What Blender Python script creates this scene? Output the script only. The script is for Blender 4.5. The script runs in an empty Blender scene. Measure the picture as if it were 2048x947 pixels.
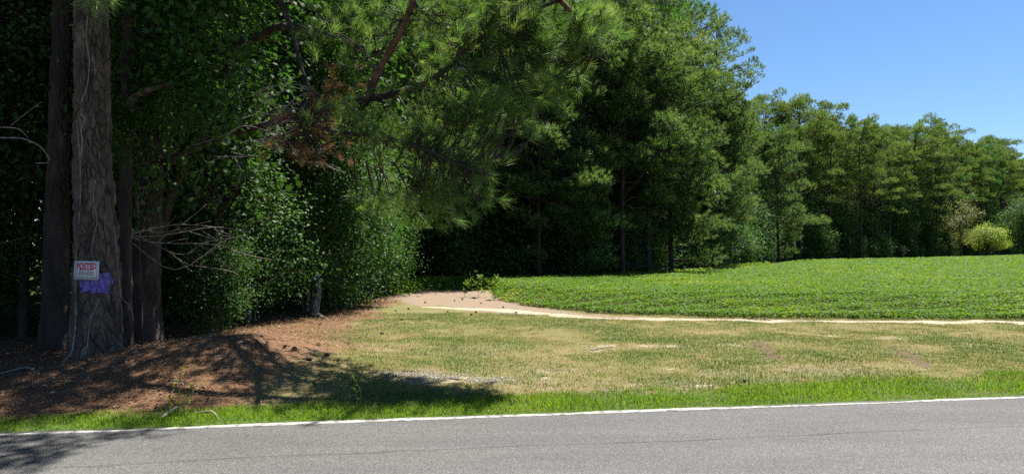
import bpy, math, random
import numpy as np
from mathutils import Vector

# ------------------------------------------------------------------ camera, sky, sun, exposure
S = bpy.context.scene
COL = S.collection
F = 1384.0; HZ = 490.0; CH = 1.6          # focal length in photo pixels, horizon row, eye height
cam = bpy.data.cameras.new('camera'); cam.sensor_width = 36; cam.lens = F / 2048 * 36
cam.clip_start = 0.1; cam.clip_end = 3000
co = bpy.data.objects.new('camera', cam); COL.objects.link(co)
co.location = (0, 0, CH); co.rotation_euler = (math.radians(90) + math.atan((HZ - 473.5) / F), 0, 0)
S.camera = co
SUN_AZ, SUN_EL = math.radians(46), math.radians(67)
w = bpy.data.worlds.new('World'); S.world = w; w.use_nodes = True
nt = w.node_tree; nt.nodes.clear()
sky = nt.nodes.new('ShaderNodeTexSky'); sky.sky_type = 'NISHITA'; sky.sun_disc = False
sky.sun_elevation = SUN_EL; sky.sun_rotation = SUN_AZ; sky.air_density = 1.0; sky.dust_density = 0.0; sky.ozone_density = 10.0
bg = nt.nodes.new('ShaderNodeBackground'); bg.inputs['Strength'].default_value = 0.05
wo = nt.nodes.new('ShaderNodeOutputWorld')
nt.links.new(sky.outputs[0], bg.inputs[0]); nt.links.new(bg.outputs[0], wo.inputs[0])
sl = bpy.data.lights.new('sun', 'SUN'); sl.energy = 5.0; sl.angle = math.radians(0.53); sl.color = (1, 0.95, 0.86)
so = bpy.data.objects.new('sun', sl); COL.objects.link(so)
sd = Vector((math.sin(SUN_AZ) * math.cos(SUN_EL), math.cos(SUN_AZ) * math.cos(SUN_EL), math.sin(SUN_EL)))
so.rotation_euler = sd.to_track_quat('Z', 'Y').to_euler(); so.location = (0, 0, 60)
S.view_settings.view_transform = 'Standard'; S.view_settings.look = 'None'
S.view_settings.exposure = 1.6; S.view_settings.gamma = 1; S.view_settings.use_curve_mapping = False
S.cycles.max_bounces = 12; S.cycles.diffuse_bounces = 6; S.cycles.transmission_bounces = 8; S.cycles.glossy_bounces = 2
S.cycles.use_denoising = False; S.cycles.sample_clamp_indirect = 4

RG = np.random.default_rng(7)
# ------------------------------------------------------------------ numeric helpers
_LAT = np.random.default_rng(99).random((256, 256))
def vn(x, y):
    x = np.asarray(x, float); y = np.asarray(y, float)
    xi = np.floor(x).astype(int); yi = np.floor(y).astype(int); fx = x - xi; fy = y - yi
    fx = fx * fx * (3 - 2 * fx); fy = fy * fy * (3 - 2 * fy)
    a = _LAT[xi & 255, yi & 255]; b = _LAT[(xi + 1) & 255, yi & 255]
    c = _LAT[xi & 255, (yi + 1) & 255]; d = _LAT[(xi + 1) & 255, (yi + 1) & 255]
    return (a * (1 - fx) + b * fx) * (1 - fy) + (c * (1 - fx) + d * fx) * fy
def fbm(x, y, o=4):
    s = 0; a = .5; t = 0
    for k in range(o):
        s = s + a * vn(x * 2 ** k + 17.3 * k, y * 2 ** k + 5.1 * k); t += a; a *= .5
    return s / t
def sst(a, b, x):
    t = np.clip((x - a) / (b - a), 0, 1); return t * t * (3 - 2 * t)
def nrm(v):
    return v / np.maximum(np.linalg.norm(v, axis=-1, keepdims=True), 1e-9)

# road edge: a straight line through these two ground points
E0 = np.array((-4.31, 5.83)); EU = nrm(np.array((9.68, 1.43))); EN = np.array((-EU[1], EU[0]))
def road_v(x, y): return (x - E0[0]) * EN[0] + (y - E0[1]) * EN[1]
def height(x, y):
    x = np.asarray(x, float); y = np.asarray(y, float); v = road_v(x, y)
    z = -0.36 * (1 - np.exp(-np.maximum(y - 14, 0) / 20))
    z = z + .42 * np.exp(-((x + 3.7) / 1.7) ** 2 - ((y - 8.9) / 1.5) ** 2)
    z = z - .30 * np.exp(-((x + 7.6) / 1.2) ** 2 - ((y - 8.0) / 1.3) ** 2)
    z = z + (fbm(x * .9, y * .9) - .5) * .10 * sst(.6, 2, v) + (fbm(x * 5, y * 5, 2) - .5) * .03 * sst(.3, 1, v)
    inr = sst(.05, -.12, v) * sst(-6.75, -6.5, v)
    return z * (1 - inr) - .06 * inr
def reach(Y): return Y - .65 * float(sst(10.8, 9.7, Y))   # the overhanging boughs reach this much closer to the road
def at(px, py, Y): return np.array(((px - 1024) / F * Y, Y, CH - (py - HZ) / F * Y))
def G(px, py):
    Y = 2214 / (py - HZ)
    for _ in range(25):
        z = float(height((px - 1024) / F * Y, Y)); Y = .5 * Y + .5 * (CH - z) * F / (py - HZ)
    return np.array(((px - 1024) / F * Y, Y, z))

# ------------------------------------------------------------------ mesh helpers
class MB:
    def __init__(s): s.v = []; s.f = {3: [], 4: []}; s.t = {3: [], 4: []}; s.n = 0
    def add(s, v, f, tint=0.5):
        v = np.asarray(v, float).reshape(-1, 3); f = np.asarray(f, int); k = f.shape[1]
        s.v.append(v); s.f[k].append(f + s.n); s.n += len(v)
        s.t[k].append(np.broadcast_to(np.asarray(tint, float), (len(f),)))
    def mesh(s, name, mat, smooth=False):
        me = bpy.data.meshes.new(name)
        v = np.concatenate(s.v) if s.v else np.zeros((0, 3))
        f3 = np.concatenate(s.f[3]) if s.f[3] else np.zeros((0, 3), int)
        f4 = np.concatenate(s.f[4]) if s.f[4] else np.zeros((0, 4), int)
        t = np.concatenate([np.concatenate(s.t[k]) if s.t[k] else np.zeros(0) for k in (3, 4)])
        me.vertices.add(len(v)); me.vertices.foreach_set('co', v.astype(np.float32).ravel())
        nl = f3.size + f4.size; me.loops.add(nl)
        me.loops.foreach_set('vertex_index', np.concatenate([f3.ravel(), f4.ravel()]).astype(np.int32))
        tot = np.concatenate([np.full(len(f3), 3), np.full(len(f4), 4)])
        me.polygons.add(len(tot))
        me.polygons.foreach_set('loop_start', np.concatenate([[0], np.cumsum(tot)[:-1]]).astype(np.int32) if len(tot) else [])
        a = me.attributes.new('tint', 'FLOAT', 'FACE'); a.data.foreach_set('value', t.astype(np.float32))
        if smooth: me.polygons.foreach_set('use_smooth', np.ones(len(tot), bool))
        me.materials.append(mat); me.update(); me.validate()
        return me
def tag(o, label=None, cat=None, group=None, kind=None):
    for k, x in (('label', label), ('category', cat), ('group', group), ('kind', kind)):
        if x: o[k] = x
    return o
def link(name, me, parent=None, loc=None):
    o = bpy.data.objects.new(name, me); COL.objects.link(o)
    if parent is not None: o.parent = parent
    if loc is not None: o.location = loc
    return o
def empty(name, loc, label, cat, group=None, rz=0, sc=(1, 1, 1)):
    o = bpy.data.objects.new(name, None); COL.objects.link(o); o.empty_display_size = .2
    o.location = loc; o.rotation_euler = (0, 0, rz); o.scale = sc
    return tag(o, label, cat, group)

def smooth_path(P, n=4):
    P = np.asarray(P, float)
    if len(P) < 3: return P
    out = []
    Q = np.vstack([2 * P[0] - P[1], P, 2 * P[-1] - P[-2]])
    for i in range(1, len(Q) - 2):
        for k in range(n):
            t = k / n; a, b, c, d = Q[i - 1], Q[i], Q[i + 1], Q[i + 2]
            out.append(.5 * (2 * b + (c - a) * t + (2 * a - 5 * b + 4 * c - d) * t * t + (3 * b - a - 3 * c + d) * t ** 3))
    out.append(P[-1]); return np.array(out)
def tube(mb, P, R, sides=6, tint=.5, rough=0, seed=0):
    P = np.asarray(P, float); R = np.broadcast_to(np.asarray(R, float), (len(P),))
    d = nrm(np.gradient(P, axis=0)); ref = np.array((0, 0, 1.)) if abs(d[:, 2]).mean() < .8 else np.array((0, 1., 0))
    a = nrm(np.cross(d, ref)); b = np.cross(d, a)
    th = np.arange(sides) / sides * 2 * np.pi
    rr = R[:, None] * (1 + (rough * (np.random.default_rng(seed).random((len(P), sides)) - .5) if rough else 0))
    V = P[:, None] + rr[..., None] * (a[:, None] * np.cos(th)[None, :, None] + b[:, None] * np.sin(th)[None, :, None])
    n = len(P); i = np.arange(n - 1)[:, None] * sides; j = np.arange(sides)[None]; j2 = (j + 1) % sides
    Fq = np.stack([i + j, i + j2, i + sides + j2, i + sides + j], -1).reshape(-1, 4)
    mb.add(V, Fq, tint)
    for base, c in ((0, P[0]), ((n - 1) * sides, P[-1])):
        ring = V.reshape(-1, 3)[base:base + sides]
        mb.add(np.vstack([ring, c[None]]), [(k, (k + 1) % sides, sides) for k in range(sides)], tint)
def needles(mb, P, D, n, L, wd, rng, spread=(.25, 1.3), shoot=.12, tint=None, droop=0.0):
    N = len(P); D = nrm(D)
    ref = nrm(rng.normal(size=(N, 3))); a = nrm(np.cross(D, ref)); b = np.cross(D, a)
    th = rng.uniform(spread[0], spread[1], (N, n)); ph = rng.uniform(0, 2 * np.pi, (N, n))
    dr = D[:, None] * np.cos(th)[..., None] + (a[:, None] * np.cos(ph)[..., None] + b[:, None] * np.sin(ph)[..., None]) * np.sin(th)[..., None]
    base = P[:, None] + D[:, None] * rng.uniform(-shoot, shoot * .3, (N, n))[..., None]
    ln = L * rng.uniform(.7, 1.1, (N, n))[..., None]
    tip = base + dr * ln; tip[..., 2] -= droop * ln[..., 0]
    side = nrm(np.cross(dr, nrm(rng.normal(size=(N, n, 3))))) * wd * .5
    V = np.stack([base - side, base + side, tip], 2).reshape(-1, 3)
    f = np.arange(N * n * 3).reshape(-1, 3)
    t = (np.full(N, .5) if tint is None else tint)[:, None] + rng.uniform(-.18, .18, (N, n))
    mb.add(V, f, np.clip(t, 0, 1).ravel())
LEAF = (np.array([(0, 0, 0), (.30, .45, .10), (0, 1, 0), (-.30, .45, .10)]), np.array([(0, 1, 2), (0, 2, 3)]))
_st = [(0, 0)] + [(r * math.sin(math.radians(q)), .35 + r * math.cos(math.radians(q))) for q, r in
       ((160, .33), (105, .52), (80, .24), (52, .60), (28, .26), (0, .65), (-28, .26), (-52, .60), (-80, .24), (-105, .52), (-160, .33))]
STAR = (np.array([(x, y, .12 * abs(x)) for x, y in _st] + [(0, .35, 0)]), np.array([(i, (i + 1) % 12, 12) for i in range(12)]))
def leaves(mb, P, N, size, rng, tmpl=LEAF, tint=None, down=0):
    N = nrm(N); T = nrm(np.cross(N, rng.normal(size=N.shape))); 
    if down: 
        T = nrm(T + down * np.array((0, 0, -1.))); N = nrm(N - T * (N * T).sum(-1, keepdims=True))
    B = np.cross(N, T); v, f = tmpl
    sz = (np.broadcast_to(size, (len(P),)) * rng.uniform(.65, 1.25, len(P)))[:, None, None]
    V = P[:, None] + sz * (v[None, :, 1:2] * T[:, None] + v[None, :, 0:1] * B[:, None] + v[None, :, 2:3] * N[:, None])
    fi = (f[None] + (np.arange(len(P)) * len(v))[:, None, None]).reshape(-1, 3)
    t = rng.random(len(P)) if tint is None else np.clip(tint + rng.uniform(-.15, .15, len(P)), 0, 1)
    mb.add(V, fi, np.repeat(t, len(f)))

# ------------------------------------------------------------------ materials
def mat(name):
    m = bpy.data.materials.new(name); m.use_nodes = True; n = m.node_tree; n.nodes.clear()
    o = n.nodes.new('ShaderNodeOutputMaterial'); b = n.nodes.new('ShaderNodeBsdfPrincipled')
    n.links.new(b.outputs[0], o.inputs[0]); return m, n, b, o
def ramp(n, stops):
    r = n.nodes.new('ShaderNodeValToRGB'); e = r.color_ramp.elements
    while len(e) < len(stops): e.new(.5)
    for k, (p, c) in enumerate(stops): e[k].position = p; e[k].color = (*c, 1)
    return r
def leafmat(name, stops, trans=.35, rough=.45, spec=.4, tcol=(1.25, 1.15, .5)):
    m, n, b, o = mat(name); a = n.nodes.new('ShaderNodeAttribute'); a.attribute_name = 'tint'
    r = ramp(n, stops); n.links.new(a.outputs['Fac'], r.inputs[0]); n.links.new(r.outputs[0], b.inputs['Base Color'])
    b.inputs['Roughness'].default_value = rough; b.inputs['Specular IOR Level'].default_value = spec
    mx = n.nodes.new('ShaderNodeMixShader'); tr = n.nodes.new('ShaderNodeBsdfTranslucent')
    mu = n.nodes.new('ShaderNodeMix'); mu.data_type = 'RGBA'; mu.blend_type = 'MULTIPLY'; mu.inputs['Factor'].default_value = 1
    n.links.new(r.outputs[0], mu.inputs[6]); mu.inputs[7].default_value = (*tcol, 1)
    n.links.new(mu.outputs[2], tr.inputs[0]); mx.inputs[0].default_value = trans
    n.links.new(b.outputs[0], mx.inputs[1]); n.links.new(tr.outputs[0], mx.inputs[2]); n.links.new(mx.outputs[0], o.inputs[0])
    return m
def noisemat(name, stops, scale=8, detail=6, rough=.9, bump=0.0, bscale=None, stretch=None, spec=.2):
    m, n, b, o = mat(name); tc = n.nodes.new('ShaderNodeTexCoord'); mp = n.nodes.new('ShaderNodeMapping')
    n.links.new(tc.outputs['Object'], mp.inputs[0])
    if stretch: mp.inputs['Scale'].default_value = stretch
    t = n.nodes.new('ShaderNodeTexNoise'); t.inputs['Scale'].default_value = scale; t.inputs['Detail'].default_value = detail
    n.links.new(mp.outputs[0], t.inputs[0]); r = ramp(n, stops); n.links.new(t.outputs[0], r.inputs[0])
    n.links.new(r.outputs[0], b.inputs['Base Color']); b.inputs['Roughness'].default_value = rough; b.inputs['Specular IOR Level'].default_value = spec
    if bump:
        t2 = n.nodes.new('ShaderNodeTexNoise'); t2.inputs['Scale'].default_value = bscale or scale * 2; t2.inputs['Detail'].default_value = 8
        n.links.new(mp.outputs[0], t2.inputs[0]); bp = n.nodes.new('ShaderNodeBump'); bp.inputs['Strength'].default_value = bump
        bp.inputs['Distance'].default_value = .03
        n.links.new(t2.outputs[0], bp.inputs['Height']); n.links.new(bp.outputs[0], b.inputs['Normal'])
    return m
M = {}
M['needle_near'] = leafmat('needle_near', [(0, (.050, .095, .028)), (.5, (.085, .155, .045)), (.8, (.125, .20, .058)), (1, (.19, .22, .075))], .58, .45, .4, (1.4, 1.5, .75))
M['needle_olive'] = leafmat('needle_olive', [(0, (.056, .096, .030)), (.5, (.095, .155, .046)), (1, (.15, .20, .065))], .55, .45, .4, (1.4, 1.4, .6))
M['needle_deep'] = leafmat('needle_deep', [(0, (.040, .082, .028)), (.5, (.070, .135, .042)), (1, (.11, .18, .055))], .55, .45, .4, (1.2, 1.5, .6))
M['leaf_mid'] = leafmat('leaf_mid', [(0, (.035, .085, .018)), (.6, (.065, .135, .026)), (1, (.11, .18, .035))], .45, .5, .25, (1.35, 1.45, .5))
M['needle_dead'] = leafmat('needle_dead', [(0, (.14, .075, .040)), (1, (.32, .18, .10))], .35, .7, .2)
M['needle_far'] = leafmat('needle_far', [(0, (.052, .092, .032)), (.5, (.088, .145, .050)), (.85, (.13, .19, .062)), (1, (.17, .20, .07))], .55, .45, .4, (1.35, 1.4, .7))
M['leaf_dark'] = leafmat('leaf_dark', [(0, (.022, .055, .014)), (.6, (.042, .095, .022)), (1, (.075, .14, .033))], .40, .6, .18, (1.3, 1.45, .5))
M['leaf_gum'] = leafmat('leaf_gum', [(0, (.022, .058, .014)), (.6, (.041, .096, .019)), (1, (.078, .145, .030))], .42, .55, .25, (1.3, 1.45, .5))
M['leaf_lime'] = leafmat('leaf_lime', [(0, (.10, .17, .015)), (.6, (.17, .26, .022)), (1, (.25, .32, .03))], .55, .45, .4)
M['leaf_pale'] = leafmat('leaf_pale', [(0, (.08, .11, .03)), (.6, (.14, .17, .055)), (1, (.20, .21, .08))], .40, .5, .3)
M['soy'] = leafmat('soy', [(0, (.040, .110, .018)), (.45, (.080, .160, .020)), (.80, (.125, .20, .026)), (.93, (.19, .27, .03)), (1, (.30, .30, .04))], .46, .55, .14, (1.35, 1.25, .3))
M['lush'] = leafmat('lush', [(0, (.085, .18, .015)), (.6, (.145, .27, .022)), (.9, (.22, .31, .035)), (1, (.34, .32, .12))], .5, .55, .25)
M['lawn'] = leafmat('lawn', [(0, (.085, .14, .024)), (.30, (.135, .175, .034)), (.55, (.21, .20, .066)), (.8, (.29, .235, .108)), (1, (.33, .27, .155))], .30, .6, .25)
M['straw'] = leafmat('straw', [(0, (.075, .036, .020)), (.5, (.165, .088, .045)), (1, (.30, .19, .11))], .10, .6, .25)
M['litter'] = leafmat('litter', [(0, (.06, .035, .022)), (.6, (.17, .11, .07)), (1, (.34, .27, .20))], .1, .7, .2)
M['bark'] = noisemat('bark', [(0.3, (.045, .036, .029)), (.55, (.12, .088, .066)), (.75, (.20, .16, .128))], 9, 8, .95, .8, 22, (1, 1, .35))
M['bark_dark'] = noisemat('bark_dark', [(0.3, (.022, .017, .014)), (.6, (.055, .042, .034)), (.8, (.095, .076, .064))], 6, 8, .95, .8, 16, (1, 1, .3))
M['bark_red'] = noisemat('bark_red', [(0.3, (.055, .030, .020)), (.6, (.14, .075, .05)), (.8, (.20, .13, .095))], 14, 8, .95, .8, 30)
M['bark_pale'] = noisemat('bark_pale', [(0.3, (.06, .054, .045)), (.6, (.13, .118, .10)), (.8, (.20, .185, .16))], 12, 6, .9, .4, 30)
M['twig'] = noisemat('twig', [(0.3, (.13, .10, .08)), (.7, (.30, .26, .22))], 20, 4, .9)
M['deadwood'] = noisemat('deadwood', [(0.3, (.15, .13, .11)), (.7, (.33, .30, .26))], 15, 5, .85)
M['cone'] = noisemat('cone', [(0.3, (.035, .022, .015)), (.7, (.10, .06, .04))], 60, 4, .8)
M['purple'] = noisemat('purple_paint', [(0.3, (.15, .105, .33)), (.7, (.27, .19, .55))], 30, 5, .65, .5, 60)
M['white'] = noisemat('sign_white', [(0.3, (.66, .66, .63)), (.7, (.78, .78, .76))], 14, 4, .45, spec=.4)
M['red'] = noisemat('sign_red', [(0, (.50, .03, .04)), (1, (.62, .04, .05))], 10, 2, .5, spec=.4)
M['ink'] = noisemat('sign_ink', [(0, (.03, .03, .035)), (1, (.05, .05, .055))], 10, 2, .5, spec=.4)
M['steel'] = noisemat('nail_steel', [(0, (.2, .19, .18)), (1, (.32, .3, .28))], 40, 2, .5, spec=.5)
M['line'] = noisemat('line_paint', [(0.36, (.13, .13, .12)), (.46, (.26, .255, .23)), (.7, (.38, .37, .34))], 16, 8, .7, .3, 120)
M['stone'] = leafmat('gravel_stone', [(0, (.15, .135, .115)), (.6, (.27, .25, .22)), (1, (.42, .40, .36))], 0, .8, .3)

def asphalt():
    m, n, b, o = mat('asphalt'); tc = n.nodes.new('ShaderNodeTexCoord')
    vo = n.nodes.new('ShaderNodeTexVoronoi'); vo.inputs['Scale'].default_value = 150; n.links.new(tc.outputs['Object'], vo.inputs[0])
    r1 = ramp(n, [(0, (.044, .044, .044)), (.45, (.077, .0765, .076)), (.75, (.097, .096, .095)), (1, (.16, .158, .154))])
    sep = n.nodes.new('ShaderNodeSeparateColor'); n.links.new(vo.outputs['Color'], sep.inputs[0]); n.links.new(sep.outputs[0], r1.inputs[0])
    no = n.nodes.new('ShaderNodeTexNoise'); no.inputs['Scale'].default_value = .8; no.inputs['Detail'].default_value = 7
    mp = n.nodes.new('ShaderNodeMapping'); mp.inputs['Rotation'].default_value = (0, 0, -math.atan2(EU[1], EU[0])); mp.inputs['Scale'].default_value = (.5, 2.4, 1)
    n.links.new(tc.outputs['Object'], mp.inputs[0]); n.links.new(mp.outputs[0], no.inputs[0])
    r2 = ramp(n, [(.25, (.78, .78, .79)), (.5, (1, 1, 1)), (.75, (1.2, 1.19, 1.18))]); n.links.new(no.outputs[0], r2.inputs[0])
    mu = n.nodes.new('ShaderNodeMix'); mu.data_type = 'RGBA'; mu.blend_type = 'MULTIPLY'; mu.inputs['Factor'].default_value = 1
    n.links.new(r1.outputs[0], mu.inputs[6]); n.links.new(r2.outputs[0], mu.inputs[7])
    # thin wandering cracks along the lane
    n3 = n.nodes.new('ShaderNodeTexNoise'); n3.inputs['Scale'].default_value = 1.3; n3.inputs['Detail'].default_value = 5; n.links.new(mp.outputs[0], n3.inputs[0])
    r3 = ramp(n, [(.496, (1, 1, 1)), (.4995, (.55, .55, .55)), (.503, (1, 1, 1))]); n.links.new(n3.outputs[0], r3.inputs[0])
    n4 = n.nodes.new('ShaderNodeTexNoise'); n4.inputs['Scale'].default_value = .9; n4.inputs['Detail'].default_value = 2; n.links.new(tc.outputs['Object'], n4.inputs[0])
    r4 = ramp(n, [(.5, (0, 0, 0)), (.58, (1, 1, 1))]); n.links.new(n4.outputs[0], r4.inputs[0])
    m2 = n.nodes.new('ShaderNodeMix'); m2.data_type = 'RGBA'; m2.blend_type = 'MULTIPLY'
    n.links.new(r4.outputs[0], m2.inputs['Factor']); n.links.new(mu.outputs[2], m2.inputs[6]); n.links.new(r3.outputs[0], m2.inputs[7])
    # long paving seam about a metre in from the edge, broken and wavering
    def mth(op, *a):
        x = n.nodes.new('ShaderNodeMath'); x.operation = op
        for k, q in enumerate(a):
            if hasattr(q, 'is_linked'): n.links.new(q, x.inputs[k])
            else: x.inputs[k].default_value = q
        return x.outputs[0]
    dt = n.nodes.new('ShaderNodeVectorMath'); dt.operation = 'DOT_PRODUCT'; n.links.new(tc.outputs['Object'], dt.inputs[0]); dt.inputs[1].default_value = (EN[0], EN[1], 0)
    vv = mth('ADD', dt.outputs['Value'], -float(E0 @ EN)); vv = mth('MULTIPLY_ADD', n3.outputs[0], .22, vv)
    sm = m2.outputs[2]
    for v0, wd, dk in ((-.98 + .11, .012, .45), (-2.6 + .11, .012, .5)):
        q = mth('ABSOLUTE', mth('ADD', vv, -v0)); mr = n.nodes.new('ShaderNodeMapRange'); n.links.new(q, mr.inputs[0]); mr.inputs[1].default_value = wd * .4; mr.inputs[2].default_value = wd * 1.4
        mr.inputs[3].default_value = dk; mr.inputs[4].default_value = 1; fac = mth('MAXIMUM', mr.outputs[0], mth('MULTIPLY', no.outputs[0], 1.35))
        m5 = n.nodes.new('ShaderNodeMix'); m5.data_type = 'RGBA'; m5.blend_type = 'MULTIPLY'; m5.inputs['Factor'].default_value = 1; n.links.new(sm, m5.inputs[6]); n.links.new(mth('MINIMUM', fac, 1.0), m5.inputs[7]); sm = m5.outputs[2]
    n.links.new(sm, b.inputs['Base Color']); b.inputs['Roughness'].default_value = .85; b.inputs['Specular IOR Level'].default_value = .3
    bp = n.nodes.new('ShaderNodeBump'); bp.inputs['Strength'].default_value = .7; bp.inputs['Distance'].default_value = .006
    n.links.new(vo.outputs['Distance'], bp.inputs['Height']); n.links.new(bp.outputs[0], b.inputs['Normal'])
    return m
M['asphalt'] = asphalt()

def groundmat():
    m, n, b, o = mat('ground'); tc = n.nodes.new('ShaderNodeTexCoord')
    def noise(scale, detail=6):
        t = n.nodes.new('ShaderNodeTexNoise'); t.inputs['Scale'].default_value = scale; t.inputs['Detail'].default_value = detail
        n.links.new(tc.outputs['Object'], t.inputs[0]); return t.outputs[0]
    def cr(src, stops): r = ramp(n, stops); n.links.new(src, r.inputs[0]); return r.outputs[0]
    fine = noise(55, 5); mid = noise(6, 6); big = noise(.8, 5)
    def mixc(f, a, c, mode='MIX'):
        x = n.nodes.new('ShaderNodeMix'); x.data_type = 'RGBA'; x.blend_type = mode
        for s, i in ((f, 'Factor'), (a, 6), (c, 7)):
            if hasattr(s, 'is_linked'): n.links.new(s, x.inputs[i])
            else: x.inputs[i].default_value = s
        return x.outputs[2]
    def mask(name):
        a = n.nodes.new('ShaderNodeAttribute'); a.attribute_name = name
        ad = n.nodes.new('ShaderNodeMath'); ad.operation = 'MULTIPLY_ADD'; n.links.new(mid, ad.inputs[0]); ad.inputs[1].default_value = .8; ad.inputs[2].default_value = -.4
        f2 = n.nodes.new('ShaderNodeMath'); f2.operation = 'MULTIPLY_ADD'; n.links.new(fine, f2.inputs[0]); f2.inputs[1].default_value = .6
        s0 = n.nodes.new('ShaderNodeMath'); s0.operation = 'ADD'; n.links.new(a.outputs['Fac'], s0.inputs[0]); n.links.new(ad.outputs[0], s0.inputs[1])
        n.links.new(s0.outputs[0], f2.inputs[2])
        mr = n.nodes.new('ShaderNodeMapRange'); mr.interpolation_type = 'SMOOTHSTEP'; n.links.new(f2.outputs[0], mr.inputs[0])
        mr.inputs[1].default_value = .6; mr.inputs[2].default_value = .95
        return mr.outputs[0]
    base = mixc(cr(mid, [(.35, (0, 0, 0)), (.65, (1, 1, 1))]), cr(fine, [(.3, (.085, .075, .036)), (.7, (.18, .145, .07))]), cr(fine, [(.3, (.065, .085, .022)), (.7, (.12, .135, .042))]))
    base = mixc(cr(big, [(.4, (0, 0, 0)), (.65, (.5, .5, .5))]), base, cr(fine, [(.3, (.13, .095, .055)), (.7, (.23, .18, .10))]))
    c = mixc(mask('straw'), base, cr(fine, [(.3, (.065, .034, .020)), (.5, (.14, .078, .044)), (.72, (.22, .135, .08))]))
    c = mixc(mask('dirt'), c, cr(fine, [(.3, (.115, .082, .058)), (.55, (.19, .145, .105)), (.75, (.26, .21, .155))]))
    c = mixc(mask('sand'), c, cr(fine, [(.3, (.23, .18, .13)), (.7, (.37, .315, .24))]))
    c = mixc(mask('soil'), c, cr(fine, [(.3, (.06, .042, .03)), (.7, (.14, .10, .07))]))
    c = mixc(mask('green'), c, cr(fine, [(.3, (.035, .06, .015)), (.7, (.08, .12, .03))]))
    n.links.new(c, b.inputs['Base Color']); b.inputs['Roughness'].default_value = .95; b.inputs['Specular IOR Level'].default_value = .1
    bp = n.nodes.new('ShaderNodeBump'); bp.inputs['Strength'].default_value = .6; bp.inputs['Distance'].default_value = .03
    n.links.new(fine, bp.inputs['Height']); n.links.new(bp.outputs[0], b.inputs['Normal'])
    return m
M['ground'] = groundmat()

# ------------------------------------------------------------------ ground plan
def polydist(x, y, P):
    d = np.full(np.shape(x), 1e9)
    for (ax, ay, aw), (bx, by, bw) in zip(P[:-1], P[1:]):
        ux, uy = bx - ax, by - ay; t = np.clip(((x - ax) * ux + (y - ay) * uy) / (ux * ux + uy * uy), 0, 1)
        d = np.minimum(d, np.hypot(x - ax - t * ux, y - ay - t * uy) / (aw + t * (bw - aw)))
    return d                                                # 1 = at the edge
PATH = [(*G(px, py)[:2], wd) for px, py, wd in ((2600, 646, .34), (2048, 645, .30), (1900, 644, .24), (1700, 643, .20), (1500, 641, .26), (1300, 636, .36), (1150, 629, .5), (1040, 620, .9), (960, 606, 1.6), (890, 588, 2.3), (860, 574, 2.4), (900, 562, 2.2))]
SANDY = [(*G(px, py)[:2], wd) for px, py, wd in ((2600, 646, .30), (2048, 645, .26), (1900, 644, .20), (1700, 643, .15), (1500, 641, .18), (1300, 637, .22), (1150, 631, .25), (1050, 624, .28), (950, 617, .24), (850, 613, .12))]
# edge of the wood (front of the treeline): photo column, depth
TL = np.array([(850, 31), (1000, 33), (1200, 37), (1300, 42), (1400, 49), (1455, 56), (1500, 69), (1530, 80), (1600, 86), (1700, 92), (1800, 104), (1900, 120), (1980, 142), (2060, 165), (2160, 190), (2260, 215)], float)
TLW = np.stack([(TL[:, 0] - 1024) / F * TL[:, 1], TL[:, 1]], 1)
def tl_side(x, y):                                          # depth of the wood's edge at this x
    return np.interp(x, TLW[:, 0], TLW[:, 1])
CROPN = np.array([G(px, py)[:2] for px, py in ((985, 580), (1000, 600), (1060, 612), (1200, 626), (1500, 634), (1800, 637), (2048, 638), (2600, 640))])
def in_crop(x, y):
    near = np.interp(x, CROPN[:, 0], CROPN[:, 1], left=999)
    gap = np.interp(y, (20, 30, 60, 100, 200), (7, 7.5, 10, 18, 44))
    return (y > near) & (y < tl_side(x, y) - gap * .9) & (x > CROPN[0, 0])
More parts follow.
